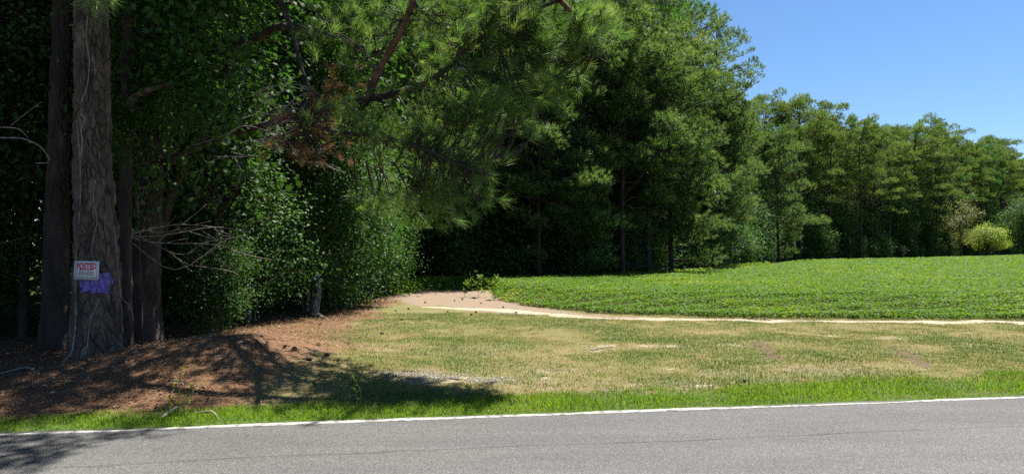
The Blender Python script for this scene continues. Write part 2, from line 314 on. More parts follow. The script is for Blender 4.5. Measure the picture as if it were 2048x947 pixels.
def masks(x, y):
    v = road_v(x, y); n1 = fbm(x * .7, y * .7) - .5
    edge = np.interp(y, (6, 7.2, 9, 10.5, 14.7, 20, 26), (-2.2, -2.5, -2.6, -2.9, -3.4, -3.7, -4.0))
    straw = sst(.9, -.9, x - edge + n1 * 1.6) * sst(.35, .7, v) * sst(30, 24, y)
    straw = np.maximum(straw, .45 * sst(1.8, -.5, x - edge + n1 * 2) * sst(.9, 1.4, v) * sst(20, 14, y))
    straw = np.where((y > 26) & (y > tl_side(x, y) - 5), .55, straw); straw = np.where((x < -9) | (y > tl_side(x, y) + 5), .3, straw)
    dirt = sst(1.35, .75, polydist(x, y, PATH) + n1 * .4)
    sand = sst(1.5, .5, polydist(x, y, SANDY) + n1 * .9 + (fbm(x * 4, y * 4) - .5) * 1.3)
    spots = np.zeros_like(sand)
    for px, py, r in ((1210, 692, .18), (1335, 738, .16), (1075, 742, .14), (1085, 756, .16), (1655, 671, .25), (1780, 675, .3), (1830, 722, .14), (1545, 715, .14), (1270, 768, .13), (1190, 700, .2), (1400, 770, .18), (1840, 738, .1), (800, 748, .3), (850, 760, .3), (930, 758, .3), (1000, 757, .22), (1480, 690, .25), (1320, 690, .25), (1930, 690, .2)):
        p = G(px, py); spots = np.maximum(spots, sst(1.5, .4, np.hypot((x - p[0]) / 1.6, y - p[1]) / r + n1 * 1.0))
    sand = np.maximum(sand, spots * .44)
    for px, py, r in ((1320, 760, .7), (1180, 770, .8), (1420, 745, .6), (1600, 730, .6), (1800, 700, .5), (900, 700, .8), (760, 690, .7), (1100, 740, .6), (1350, 770, .8)):
        p = G(px, py); dirt = np.maximum(dirt, .42 * sst(1.5, .3, np.hypot((x - p[0]) / 1.8, y - p[1]) / r + n1 * 1.4))
    soil = np.zeros_like(sand)
    for pts in (((1518, 684), (1530, 698), (1550, 716)), ((1775, 688), (1800, 700), (1845, 730))):
        P = [(*G(a, c)[:2], .17) for a, c in pts]; soil = np.maximum(soil, .72 * sst(1.6, .3, polydist(x, y, P) + n1 * 1.2 + (fbm(x * 5, y * 5) - .5) * 1.2))
    crop = in_crop(x, y); soil = np.where(crop, .9, soil)
    lw = np.interp(x, (-5, 0, 6), (.42, .68, .95))
    green = sst(1.25, .8, v / lw + n1 * .8) * sst(-.02, .1, v)
    green = np.where((y > tl_side(x, y) + 3) | ((x < -9) & (y > 9)), .9, green); green = np.where(y > 110, np.maximum(green, sst(120, 128, y) * (~crop)), green)
    return dict(straw=straw, dirt=dirt * ~crop, sand=sand * ~crop, soil=soil, green=green)

def steps(*seg):
    out = [seg[0][0]]
    for a, b, s in seg: out += list(np.linspace(a, b, max(1, int(round((b - a) / s))) + 1)[1:])
    return np.array(out)
gx = steps((-600, -100, 50), (-100, -30, 5), (-30, -12, .8), (-12, 13, .085), (13, 40, .6), (40, 160, 4), (160, 900, 50))
gy = steps((-400, -40, 30), (-40, 2, 2), (2, 5.2, .3), (5.2, 15.5, .07), (15.5, 30, .16), (30, 60, .8), (60, 240, 4), (240, 1500, 60))
XX, YY = np.meshgrid(gx, gy); ZZ = height(XX, YY); MK = masks(XX, YY)
nx, ny = len(gx), len(gy); idx = np.arange(nx * ny).reshape(ny, nx)
quads = np.stack([idx[:-1, :-1], idx[:-1, 1:], idx[1:, 1:], idx[1:, :-1]], -1).reshape(-1, 4)
VV = np.stack([XX, YY, ZZ], -1).reshape(-1, 3)
fc = VV[quads].mean(1); fm = {k: a.ravel()[quads].mean(1) for k, a in MK.items()}
cls = np.zeros(len(quads), int)
cls[(fm['straw'] > .6)] = 1
cls[(fm['dirt'] > .6) | ((fm['sand'] > .5) & (polydist(fc[:, 0], fc[:, 1], SANDY) < 1.3))] = 2
cls[in_crop(fc[:, 0], fc[:, 1])] = 3
for k, nm in enumerate(('ground', 'pine_straw_floor', 'dirt_path', 'crop_field_soil')):
    q = quads[cls == k]; u, inv = np.unique(q, return_inverse=True)
    mb = MB(); mb.add(VV[u], inv.reshape(-1, 4)); me = mb.mesh(nm, M['ground'], True)
    for key in MK:
        a = me.attributes.new(key, 'FLOAT', 'POINT'); a.data.foreach_set('value', MK[key].ravel()[u].astype(np.float32))
    tag(link(nm, me), kind='structure')

# ------------------------------------------------------------------ road and its edge line
def strip(mb, s0, s1, v0, v1, ds, z0, z1, wob=None, tint=.5):
    s = np.arange(s0, s1 + ds, ds); a = E0 + s[:, None] * EU
    lo = np.full(len(s), v0); hi = np.full(len(s), v1)
    if wob is not None: hi = hi + wob(s)
    p = a + lo[:, None] * EN; q = a + hi[:, None] * EN
    V = np.stack([np.c_[p, np.full(len(s), z0)], np.c_[q, np.full(len(s), z0)], np.c_[p, np.full(len(s), z1)], np.c_[q, np.full(len(s), z1)]], 1)
    i = np.arange(len(s) - 1)[:, None] * 4
    fs = np.concatenate([i + np.array(f) for f in ((2, 6, 7, 3), (3, 7, 5, 1), (0, 4, 6, 2))])
    mb.add(V, fs, tint)
mb = MB(); wv = lambda s: (fbm(s * 1.3, s * 0 + 3) - .5) * .10
strip(mb, -260, 260, -6.6, .07, .25, -.12, .012, wv)
road = tag(link('road', mb.mesh('road', M['asphalt'])), kind='structure')
mb = MB(); wl = lambda s: (fbm(s * 1.7, s * 0 + 8) - .5) * .10 + (fbm(s * 6, s * 0 + 3) - .5) * .03
strip(mb, -260, 260, -.045, .02, .1, .004, .017, wl)
link('edge_line', mb.mesh('edge_line', M['line']), road)['kind'] = 'structure'

# ------------------------------------------------------------------ grass, straw, gravel, crop
def blades(mb, P, h, wd, rng, tint, lean=.5):
    n = len(P); az = rng.uniform(0, 2 * np.pi, n); L = rng.uniform(.1, 1, n) * lean
    d = np.c_[np.cos(az), np.sin(az), np.zeros(n)]; sdv = np.c_[-d[:, 1], d[:, 0], np.zeros(n)] * (wd * .5)[:, None]
    up = np.array((0, 0, 1.))
    mid = P + d * (h * L * .35)[:, None] + up * (h * .6)[:, None]
    tip = P + d * (h * L)[:, None] + up * (h * np.sqrt(np.maximum(1 - (L * .8) ** 2, .1)))[:, None]
    V = np.stack([P - sdv, P + sdv, mid + sdv * .7, mid - sdv * .7, tip], 1)
    i = np.arange(n)[:, None] * 5
    k = mb.n; mb.v.append(V.reshape(-1, 3)); mb.n += 5 * n
    mb.f[4].append(k + i + np.array((0, 1, 2, 3))); mb.f[3].append(k + i + np.array((3, 2, 4))); mb.t[4].append(tint); mb.t[3].append(tint)
def scatter(n, x0, x1, y0, y1, rng): return rng.uniform(x0, x1, n), rng.uniform(y0, y1, n)
# lush strip along the road
rng = np.random.default_rng(1); n = 110000
s = rng.uniform(-8, 14, n); lw = np.interp(s, (0, 5, 10), (.42, .72, 1.0)) * (.75 + .5 * fbm(s * 1.5, s * 0 + 2)); vv = rng.random(n) ** 1.15 * lw * 1.15 + .02
xy = E0 + s[:, None] * EU + vv[:, None] * EN; x, y = xy.T
keep = rng.random(n) < .25 + .75 * sst(.25, .6, fbm(x * 2, y * 2)); x, y, vv, lw = x[keep], y[keep], vv[keep], lw[keep]
P = np.c_[x, y, height(x, y) - .005]; pn = fbm(x * 1.2 + 9, y * 1.2)
mb = MB(); h = (.02 + .042 * sst(.05, .5, vv / lw) * (.4 + pn) * np.interp(x, (-4, 2), (.75, 1))) * rng.uniform(.4, 1.25, len(x))
blades(mb, P, h, rng.uniform(.004, .008, len(x)), rng, np.clip(rng.normal(.45, .2, len(x)) + (pn - .5) * .5, 0, 1), .7)
tag(link('roadside_grass', mb.mesh('roadside_grass', M['lush'])), 'lush bright green grass strip growing along the white road line', 'grass', kind='stuff')
# mown dry lawn
rng = np.random.default_rng(2); n = 440000
y = 6.4 + (rng.random(n) ** 1.1) * 10.5; x = rng.uniform(-.42, .82, n) * (y + 1.5); mk = masks(x, y); v = road_v(x, y)
pn = fbm(x * 1.1 + 40, y * 1.1 + 3, 4); p2 = fbm(x * 4, y * 4, 3)
bad = np.maximum.reduce([mk['straw'] * .82, mk['dirt'] * .9, mk['sand'] * .8, mk['soil'] * .8, mk['green'] * .6])
ce = y - np.interp(x, CROPN[:, 0], CROPN[:, 1], left=999); fr = (ce > -.35) & (ce < .9) & (rng.random(n) < .8)
bad = np.where(fr, .25, bad)
keep = (v > .15) & (~in_crop(x, y) | fr) & (rng.random(n) > bad * 1.05) & (rng.random(n) < .35 + 1.3 * sst(.3, .62, .6 * pn + .4 * p2))
x, y, pn, p2, ce, fr = x[keep], y[keep], pn[keep], p2[keep], ce[keep], fr[keep]
P = np.c_[x, y, height(x, y) - .004]; mb = MB()
redd = sst(2.5, -3, x) * .2 * sst(13, 8, y)
tn = np.clip(rng.normal(.30, .17, len(x)) - (pn - .5) * 2.2 - (p2 - .5) * .9 + redd, 0, 1)
tn = np.where(fr, tn * .6, tn)
blades(mb, P, rng.uniform(.012, .042, len(x)) * (.6 + pn) * np.where(fr, 1.5 + 3 * sst(-.3, .5, ce) * pn, 1), rng.uniform(.004, .009, len(x)), rng, tn, 1.1)
tag(link('lawn_grass', mb.mesh('lawn_grass', M['lawn'])), 'short mown half dry grass between the road strip and the crop', 'grass', kind='stuff')
# fallen needles
rng = np.random.default_rng(3); n = 120000
y = 6.0 + rng.random(n) * 20; x = rng.uniform(-9, -.5, n); mk = masks(x, y); k = (rng.random(n) < mk['straw'] ** 1.5) & (road_v(x, y) > .3)
x, y = x[k], y[k]; az = rng.uniform(0, 2 * np.pi, len(x)); ti = rng.uniform(-.12, .25, len(x)); L = rng.uniform(.06, .17, len(x))
d = np.c_[np.cos(az), np.sin(az), ti] * L[:, None]; sv = np.c_[-np.sin(az), np.cos(az), 0 * az] * .0022
P = np.c_[x, y, height(x, y) + rng.uniform(.002, .03, len(x))]; V = np.stack([P - sv, P + sv, P + d + sv, P + d - sv], 1).reshape(-1, 3)
mb = MB(); mb.add(V, np.arange(len(V)).reshape(-1, 4), rng.random(len(x)))
tag(link('pine_straw', mb.mesh('pine_straw', M['straw'])), 'rust brown fallen pine needles carpeting the bank under the trees', 'pine straw', kind='stuff')
# dead leaves and bits on the straw
rng = np.random.default_rng(31); n = 2600; y = 6.4 + rng.random(n) * 12; x = rng.uniform(-9, -2, n); k = rng.random(n) < masks(x, y)['straw'] ** 2; x, y = x[k], y[k]
mb = MB(); leaves(mb, np.c_[x, y, height(x, y) + .012], np.c_[rng.normal(0, .45, (len(x), 2)), np.ones(len(x))], .065, rng)
tag(link('leaf_litter', mb.mesh('leaf_litter', M['litter'])), 'scattered dead brown leaves on the pine straw bank', 'leaf litter', kind='stuff')
# gravel patch
OCT = np.array([(1, 0, 0), (-1, 0, 0), (0, 1, 0), (0, -1, 0), (0, 0, 1), (0, 0, -1)], float)
OCF = np.array([(0, 2, 4), (2, 1, 4), (1, 3, 4), (3, 0, 4), (2, 0, 5), (1, 2, 5), (3, 1, 5), (0, 3, 5)])
def pebbles(mb, P, r, rng, tint):
    n = len(P); V = OCT[None] * rng.uniform(.5, 1.2, (n, 6, 1)) * np.c_[r, r * .8, r * .55][:, None]
    a = rng.uniform(0, 6.28, n); c, s_ = np.cos(a)[:, None], np.sin(a)[:, None]
    V = np.stack([V[..., 0] * c - V[..., 1] * s_, V[..., 0] * s_ + V[..., 1] * c, V[..., 2]], -1) + P[:, None]
    mb.add(V, (OCF[None] + (np.arange(n) * 6)[:, None, None]).reshape(-1, 3), np.repeat(tint, 8))
rng = np.random.default_rng(4); n = 3000
g0, g1 = G(775, 750), G(1035, 757); t = rng.beta(1.3, 1.5, n); c = g0[:2] + t[:, None] * (g1 - g0)[:2]
xy = c + rng.normal(0, 1, (n, 2)) * (np.array((.12, .11)) + .10 * (1 - t[:, None])); x, y = xy.T
k = fbm(x * 3, y * 3) > .42; x, y = x[k], y[k]
mb = MB(); pebbles(mb, np.c_[x, y, height(x, y) + .004], rng.uniform(.005, .015, len(x)), rng, rng.random(len(x)))
tag(link('gravel', mb.mesh('gravel', M['stone'])), 'patch of pale loose gravel in the lawn by the shadow edge', 'gravel', kind='stuff')
# soybean crop: leaflets on a closed canopy, denser and smaller near the camera
rng = np.random.default_rng(5); mb = MB()
def soy_z(x, y): 
    near = np.interp(x, CROPN[:, 0], CROPN[:, 1])
    return height(x, y) + (.13 + .33 * sst(0, 3.0, y - near)) * (.9 + .25 * fbm(x * .8, y * .8)) 
for y0, y1, dens, sz in ((14, 20, 1350, .064), (20, 28, 640, .078), (28, 40, 230, .10), (40, 60, 100, .14), (60, 95, 40, .21), (95, 165, 14, .35)):
    X0, X1 = -1.5, .86 * y1 + 2; n = int((X1 - X0) * (y1 - y0) * dens); x, y = scatter(n, X0, X1, y0, y1, rng)
    k = in_crop(x + (rng.random(n) - .5) * .5, y + (rng.random(n) - .5) * .5) & (x < .84 * y + 2); x, y = x[k], y[k]; n = len(x)
    near = np.interp(x, CROPN[:, 0], CROPN[:, 1]); hh = soy_z(x, y) - height(x, y)
    z = height(x, y) + hh * (1 - rng.random(n) ** 2 * np.where(y - near < 1.0, .9, .30))
    row = .022 * np.cos((x * EN[0] * 0 + (y - .13 * x)) * 2 * np.pi / .76); z = z + row * (y < 60)
    yel = sst(.60, .72, fbm(x * .35 + 7, y * .25 + 2, 4)) * .18 + .25 * sst(.4, 1.2, 3 - (x + 1)) * sst(.5, .7, fbm(x * 2, y * 2))
    tn = np.clip(rng.normal(.38, .18, n) + yel + .3 * (fbm(x * .5, y * .3) - .5), 0, 1)
    N = np.c_[rng.normal(0, .42, n), rng.normal(0, .42, n), np.full(n, 1.)]
    leaves(mb, np.c_[x, y, z], N, sz, rng, (LEAF[0] * np.array((1.25, 1, 1)), LEAF[1]), tn)
tag(link('soybean_crop', mb.mesh('soybean_crop', M['soy'])), 'knee high green soybean crop filling the field up to the treeline', 'crop', kind='stuff')
# grass and weeds along the wood's edge behind the crop and dirt bay
rng = np.random.default_rng(6); n = 26000; mb = MB()
t = rng.random(n); px = 780 + t * 760; yy = np.interp(px, (780, 850, 930, 1000, 1200, 1400, 1540), (25, 28.5, 29.5, 27.5, 30.5, 41, 60)) + rng.normal(0, 1, n) * .8; x = (px - 1024) / F * yy
leaves(mb, np.c_[x, yy, height(x, yy) + rng.random(n) ** 2 * .5], np.c_[rng.normal(0, .7, (n, 2)), np.ones(n)], .10, rng, LEAF, np.clip(rng.normal(.45, .25, n), 0, 1))
tag(link('weeds', mb.mesh('weeds', M['lush'])), 'low bright green weeds along the edge of the wood', 'weeds', kind='stuff')

# ------------------------------------------------------------------ tree builders
UP = np.array((0, 0, 1.))
def gen_pine(seed, H, cb, R, r0, dens=1.0, L=.25, wd=.025, nn=18, onesided=None, bare=.5):
    rng = np.random.default_rng(seed); tr = MB(); cr = MB()
    zs = np.linspace(0, H, 16); ph = rng.uniform(0, 6.28, 2)
    cx = .25 * np.sin(zs / H * 3 + ph[0]) * zs / H; cy = .25 * np.sin(zs / H * 3 + ph[1]) * zs / H
    TP = np.c_[cx, cy, zs]; TR = r0 * (1 - zs / H * .93) ** .85 + r0 * .35 * np.exp(-zs / .5)
    tube(tr, TP, TR, 9, .5, .12, seed)
    tp = lambda z: np.array((np.interp(z, zs, cx), np.interp(z, zs, cy), z))
    P = []; D = []; T = []
    z = cb * H * .8
    while z < H * .985:
        t = (z - cb * H) / (H - cb * H); tt = max(t, 0)
        for _ in range(rng.integers(1, 4)):
            az = rng.uniform(0, 6.28)
            ln = R * (1 - tt ** 3.6) ** .6 * rng.uniform(.45, 1.2) * (1 if t > .12 else .8) + .25
            if onesided is not None: ln *= .75 + .35 * math.cos(az - onesided)
            el = math.radians(-4 + 44 * tt ** 1.2 + rng.normal(0, 15)); o = np.array((math.cos(az), math.sin(az), 0))
            s = np.linspace(0, 1, 6); lp = tp(z) + np.outer(s * ln * math.cos(el), o) + np.outer(s * ln * math.sin(el) + .16 * ln * s ** 2.2, UP)
            lp[1:] += rng.normal(0, .05 * ln * .5, (5, 3)); lr = (.014 + .011 * ln) * (1 - s * .8)
            tube(tr, lp, lr, 5, .4)
            if t < 0 and rng.random() < bare: continue
            npad = max(1, int(rng.normal(.8 + ln * .85, .6) * dens))
            for _k in range(npad):
                q = 1 - rng.random() ** 1.4 * .62; c = np.array([np.interp(q, s, lp[:, j]) for j in range(3)])
                c2 = c + np.cross(o, UP) * rng.uniform(-1, 1) * .40 * ln * (1.2 - q) + UP * rng.uniform(.05, .3)
                pr = rng.uniform(.38, .80) * (.75 + .09 * ln); m = int(16 * (pr / .45) ** 1.6) + 3
                tube(tr, [c, (c + c2) / 2 + UP * .03, c2], [.016, .011, .006], 3, .4)
                hd = rng.normal(size=(m, 3)); hd[:, 2] = np.abs(hd[:, 2]) * .9 - .12; hd = nrm(hd)
                P.append(c2 + hd * np.array((pr * 1.05, pr * 1.05, pr * .9)) * rng.uniform(.55, 1.05, (m, 1))); D.append(hd * .7 + UP * .35 + nrm(o) * .15 + rng.normal(0, .2, (m, 3)))
                T.append(np.full(m, np.clip(rng.normal(.48, .2), .03, .97)))
        z += H * .020 + rng.uniform(0, .22)
    for _k in range(int(30 * R / 3.6)):                      # rounded top of the crown
        a_ = rng.uniform(0, 6.28); q = rng.random() ** .6 * R * .80; c2 = tp(H * .91) + np.array((math.cos(a_) * q, math.sin(a_) * q, 1.1 - 2.6 * (q / R) ** 1.8 + rng.normal(0, .28)))
        tube(tr, [tp(H * .86), (tp(H * .86) + c2) / 2 + rng.normal(0, .1, 3), c2], [.03, .02, .008], 4, .4); m = 17; pr = rng.uniform(.4, .6)
        hd = rng.normal(size=(m, 3)); hd[:, 2] = np.abs(hd[:, 2]); hd = nrm(hd); P.append(c2 + hd * pr * rng.uniform(.5, 1, (m, 1))); D.append(hd * .7 + UP * .4); T.append(np.full(m, np.clip(rng.normal(.48, .2), .03, .97)))
    needles(cr, np.vstack(P), np.vstack(D), nn, L, wd, rng, (.08, 1.0), .12, np.concatenate(T))
    return tr, cr
def gen_broad(seed, H, R, cb, ncl, per, lsize, tmpl=LEAF, r0=.10, spread=.38, nst=1, dark=0, boxy=2.0):
    rng = np.random.default_rng(seed); tr = MB(); cr = MB()
    zs = np.linspace(0, H * .9, 9); ph = rng.uniform(0, 6.28, 2)
    cx = .06 * H * np.sin(zs / H * 4 + ph[0]) * zs / H; cy = .06 * H * np.sin(zs / H * 4 + ph[1]) * zs / H
    tube(tr, np.c_[cx, cy, zs], r0 * (1 - zs / H * .95) + r0 * .4 * np.exp(-zs / .3), 8, .5, .1, seed)
    for k in range(nst - 1):
        a = rng.uniform(0, 6.28); d = np.array((math.cos(a), math.sin(a), 0)) * R * .6
        tube(tr, [d * .15, d * .4 + UP * H * .3, d * .8 + UP * H * .6], [r0 * .6, r0 * .4, r0 * .15], 6, .5)
    zc = (cb + 1) / 2 * H; hz = (1 - cb) / 2 * H
    dirs = nrm(rng.normal(size=(ncl, 3))); lump = .72 + .5 * np.abs(np.sin(dirs[:, 0] * 3.1 + seed) * np.cos(dirs[:, 1] * 2.7 + dirs[:, 2] * 3 + seed * 2))
    rad = rng.random(ncl) ** .42 * lump
    C = dirs * rad[:, None] * np.array((R, R, hz)) + np.array((0, 0, zc)); C[:, 2] = np.maximum(C[:, 2], cb * H * .6 + .1)
    C[:, 0] += np.interp(C[:, 2], zs, cx); C[:, 1] += np.interp(C[:, 2], zs, cy)
    for c in C[::2]:
        zb = max(.15 * H, c[2] - rng.uniform(.15, .5) * R); zb = min(zb, H * .85); b = np.array((np.interp(zb, zs, cx), np.interp(zb, zs, cy), zb))
        tube(tr, [b, (b + c) / 2 + UP * .08 * R + rng.normal(0, .06 * R, 3), c], [.018 + .010 * R, .012 + .004 * R, .005], 4, .45)
    Pc = np.repeat(C, per, 0); n = len(Pc); g = rng.normal(0, 1, (n, 3)) * spread * np.array((1, 1, .6)); P = Pc + g
    N = UP * .8 + nrm(P - np.array((0, 0, zc))) * .5 + rng.normal(0, .5, (n, 3))
    leaves(cr, P, N, lsize, rng, tmpl, np.clip(np.repeat(rng.normal(.45, .16, ncl), per) + (g[:, 2] > 0) * .08 - dark, 0, 1), .35)
    return tr, cr
def bake(nm, pair, bark, leaf): return (pair[0].mesh(nm + '_trunk', bark, True), pair[1].mesh(nm + '_crown', leaf))
def place(protos, k, name, x, y, rz, sc, label, cat, group=None, z=None):
    t, c = protos[k % len(protos)]
    s3 = sc if isinstance(sc, tuple) else (sc, sc, sc)
    e = empty(name, (x, y, (float(height(x, y)) if z is None else z) - .05), label, cat, group, rz, s3)
    link('trunk', t, e); link('crown', c, e); return e

# ------------------------------------------------------------------ the treeline beyond the field
PINES = [bake('pine%d' % k, gen_pine(100 + k, 19.5, cb, R, r0, (1.0, 1.4, 1.1, 1.0, 1.4)[k]), M['bark_dark'], M[('needle_far', 'needle_olive', 'needle_deep', 'needle_far', 'needle_olive')[k]])
         for k, (cb, R, r0) in enumerate(((.22, 3.9, .20), (.46, 3.9, .18), (.40, 3.4, .17), (.28, 4.2, .22), (.52, 4.1, .18)))]
LOWP = [bake('edge_pine%d' % k, gen_pine(140 + k, 13.0, .10, 3.3, .15, 1.15), M['bark_dark'], M['needle_far']) for k in range(2)] + [bake('bay_pine', gen_pine(150, 13.0, .22, 3.9, .15, 1.1), M['bark_dark'], M['needle_olive'])]
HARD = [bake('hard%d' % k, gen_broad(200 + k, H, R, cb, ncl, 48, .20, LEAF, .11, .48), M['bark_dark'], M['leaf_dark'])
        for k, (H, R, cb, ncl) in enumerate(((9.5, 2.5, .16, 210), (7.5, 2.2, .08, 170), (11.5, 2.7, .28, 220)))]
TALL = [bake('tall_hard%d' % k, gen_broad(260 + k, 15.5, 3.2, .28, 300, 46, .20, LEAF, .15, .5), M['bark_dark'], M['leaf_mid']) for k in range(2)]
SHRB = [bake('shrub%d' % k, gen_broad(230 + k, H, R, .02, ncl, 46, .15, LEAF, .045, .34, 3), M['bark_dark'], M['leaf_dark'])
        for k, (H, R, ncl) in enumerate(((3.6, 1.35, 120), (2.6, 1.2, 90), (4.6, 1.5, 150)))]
ORD = 'first second third fourth fifth sixth seventh eighth ninth tenth eleventh twelfth thirteenth fourteenth fifteenth sixteenth seventeenth eighteenth nineteenth twentieth'.split()
rr = random.Random(11)
seg = np.r_[0, np.cumsum(np.hypot(*np.diff(TLW, axis=0).T))]
def slope(px, Y): return np.interp(px, (1290, 1370, 1440, 1500), (1, .92, .78, .66)) if Y < 84 else 1.0
def along(d): return np.array((np.interp(d, seg, TLW[:, 0]), np.interp(d, seg, TLW[:, 1])))
def tnorm(d):
    a, b = along(max(d - 4, 0)), along(min(d + 4, seg[-1])); t = nrm(b - a); return np.array((-t[1], t[0]))   # into the wood
d = 1.0; i = 0; nA = nB = 0
GP = 'pines along the front of the treeline'
while d < seg[-1]:
    p = along(d) + tnorm(d) * rr.uniform(-.8, 1.2)
    pxc = 1024 + p[0] / p[1] * F
    if 57.5 < p[1] < 81: d += 2; continue
    if pxc < 1515: lab = 'tall edge pine, %s from the dirt bay along the front of the treeline' % ORD[nA]; nA += 1
    elif pxc < 1890: lab = 'distant treeline pine, %s past the bare dirt bank going away' % ORD[min(nB, 19)]; nB += 1
    else: lab = 'far pine in the treeline beyond the pale slender tree'
    sc = rr.uniform(.92, 1.08) * np.interp(p[1], (30, 40, 58, 80, 105, 120, 170), (1.0, 1.08, 1.08, .94, 1.0, 1.06, 1.14)) * slope(pxc, p[1])
    place(PINES, rr.choice((0, 3, 0, 2) if p[1] < 70 else (1, 4, 2, 1, 4)), 'pine_tree', p[0], p[1], rr.uniform(0, 6.28), sc, lab, 'pine tree', GP)
    d += rr.uniform(4.0, 5.6) * np.interp(p[1], (40, 120), (1, 1.7))
for row, off, gap in ((1, 4.5, 5.0), (2, 9.5, 5.5), (3, 16, 7)):
    d = rr.uniform(0, 3)
    while d < seg[-1]:
        p = along(d) + tnorm(d) * (off + rr.uniform(-1.3, 1.3))
        if p[1] < 60 and (row == 3 or (row == 2 and rr.random() < .45)): d += gap; continue
        if 1462 < 1024 + p[0] / p[1] * F < 1535 and p[1] < 84: d += 2; continue
        place(PINES, rr.choice((0, 2, 3) if p[1] < 70 else (1, 4, 2)), 'pine_tree', p[0], p[1], rr.uniform(0, 6.28), rr.uniform(.9, 1.08) * np.interp(p[1], (40, 58, 82, 105, 120, 170), (1.08, 1.08, .93, .98, 1.04, 1.12)) * slope(1024 + p[0] / p[1] * F, p[1]),
              'tall pine deep in the wood behind the front of the treeline', 'pine tree', 'pines deep in the wood')
        d += rr.uniform(.8, 1.2) * gap * np.interp(p[1], (40, 120), (1, 1.5))
d = 0; k = 0
while d < seg[-1]:
    p = along(d) + tnorm(d) * rr.uniform(.5, 3.0)
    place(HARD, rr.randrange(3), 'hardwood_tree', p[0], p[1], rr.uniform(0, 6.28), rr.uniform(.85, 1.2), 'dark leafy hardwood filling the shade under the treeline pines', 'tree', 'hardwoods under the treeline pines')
    d += rr.uniform(2.6, 4.2) * np.interp(p[1], (40, 120), (1, 1.6))
d = 0
while d < seg[-1] * .9:
    p = along(d) + tnorm(d) * rr.uniform(4.5, 8)
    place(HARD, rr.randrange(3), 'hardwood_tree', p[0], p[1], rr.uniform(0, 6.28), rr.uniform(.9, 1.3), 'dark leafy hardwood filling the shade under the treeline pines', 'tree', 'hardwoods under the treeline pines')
    d += rr.uniform(3.5, 5.5) * np.interp(p[1], (40, 120), (1, 1.6))
for k, (off, gap) in enumerate(((2.5, 17), (6, 12))):
    d = 6.0 + 5 * k
    while d < seg[-1]:
        p = along(d) + tnorm(d) * (off + rr.uniform(-1, 1))
        if not 57.5 < p[1] < 84:
            place(TALL, rr.randrange(2), 'hardwood_tree', p[0], p[1], rr.uniform(0, 6.28), rr.uniform(.8, 1.05) * slope(1024 + p[0] / p[1] * F, p[1]), 'tall broadleaf tree with fresh green rounded crown among the treeline pines', 'tree', 'tall hardwoods among the treeline pines')
        d += rr.uniform(.7, 1.3) * gap
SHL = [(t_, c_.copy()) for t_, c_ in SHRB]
for _t, c_ in SHL: c_.materials.clear(); c_.materials.append(M['leaf_mid'])  # lighter leaf colour on these shrub copies stands in for sunlight
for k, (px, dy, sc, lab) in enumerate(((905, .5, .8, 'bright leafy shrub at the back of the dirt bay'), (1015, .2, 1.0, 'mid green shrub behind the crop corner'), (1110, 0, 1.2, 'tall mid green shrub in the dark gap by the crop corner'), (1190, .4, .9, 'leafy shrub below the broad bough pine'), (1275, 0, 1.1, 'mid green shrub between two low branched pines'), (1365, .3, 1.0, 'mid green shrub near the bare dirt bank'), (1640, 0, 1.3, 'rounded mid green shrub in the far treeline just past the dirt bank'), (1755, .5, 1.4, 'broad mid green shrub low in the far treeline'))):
    Y = float(np.interp(px, TL[:, 0], TL[:, 1])) - 1.2 + dy; place(SHL, k % 3, 'shrub', (px - 1024) / F * Y, Y, k * 1.1, sc, lab, 'shrub', 'shrubs coloured as sunlit along the treeline')
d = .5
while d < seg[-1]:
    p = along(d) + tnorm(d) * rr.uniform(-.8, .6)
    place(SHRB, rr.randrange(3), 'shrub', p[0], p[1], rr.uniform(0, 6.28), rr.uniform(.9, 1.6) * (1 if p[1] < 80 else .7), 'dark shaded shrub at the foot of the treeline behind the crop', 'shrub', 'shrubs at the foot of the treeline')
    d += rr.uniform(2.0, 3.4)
# the depth of the wood: foliage too far in to tell one plant from the next
rng = np.random.default_rng(77); mb = MB()
def depth_leaves(x, y, zmax, sz):
    n = len(x); z = height(x, y) + rng.random(n) ** 1.2 * zmax
    leaves(mb, np.c_[x, y, z], np.c_[rng.normal(0, .7, (n, 2)), np.full(n, .8)], sz, rng, LEAF, np.clip(rng.normal(.35, .2, n), 0, 1))
n = 60000; dd = rng.uniform(-6, seg[-1] + 40, n); ax = np.interp(dd, seg, TLW[:, 0]) + np.maximum(dd - seg[-1], 0) * .7 + np.minimum(dd, 0); ay = np.interp(dd, seg, TLW[:, 1]) + np.maximum(dd - seg[-1], 0) * .7
of = rng.uniform(9, 30, n); k = np.clip(dd, 2, seg[-1] - 2); tx = np.interp(k + 2, seg, TLW[:, 0]) - np.interp(k - 2, seg, TLW[:, 0]); ty = np.interp(k + 2, seg, TLW[:, 1]) - np.interp(k - 2, seg, TLW[:, 1]); ln = np.hypot(tx, ty)
depth_leaves(ax - ty / ln * of, ay + tx / ln * of, np.interp(ay, (60, 85), (7, 14)), .5)
n = 34000; x = rng.uniform(-42, -9, n); y = rng.uniform(9, 52, n); k = (np.hypot(x, y) > 22) & (x < -6 - .12 * y); depth_leaves(x[k], y[k], 10, .36)
n = 14000; x = rng.uniform(-22, -3, n); y = rng.uniform(31.5, 46, n); depth_leaves(x, y, 9, .34)
tag(link('deep_woods', mb.mesh('deep_woods', M['leaf_dark'])), 'dark mass of undergrowth and leaves deep inside the wood', 'woods', kind='stuff')
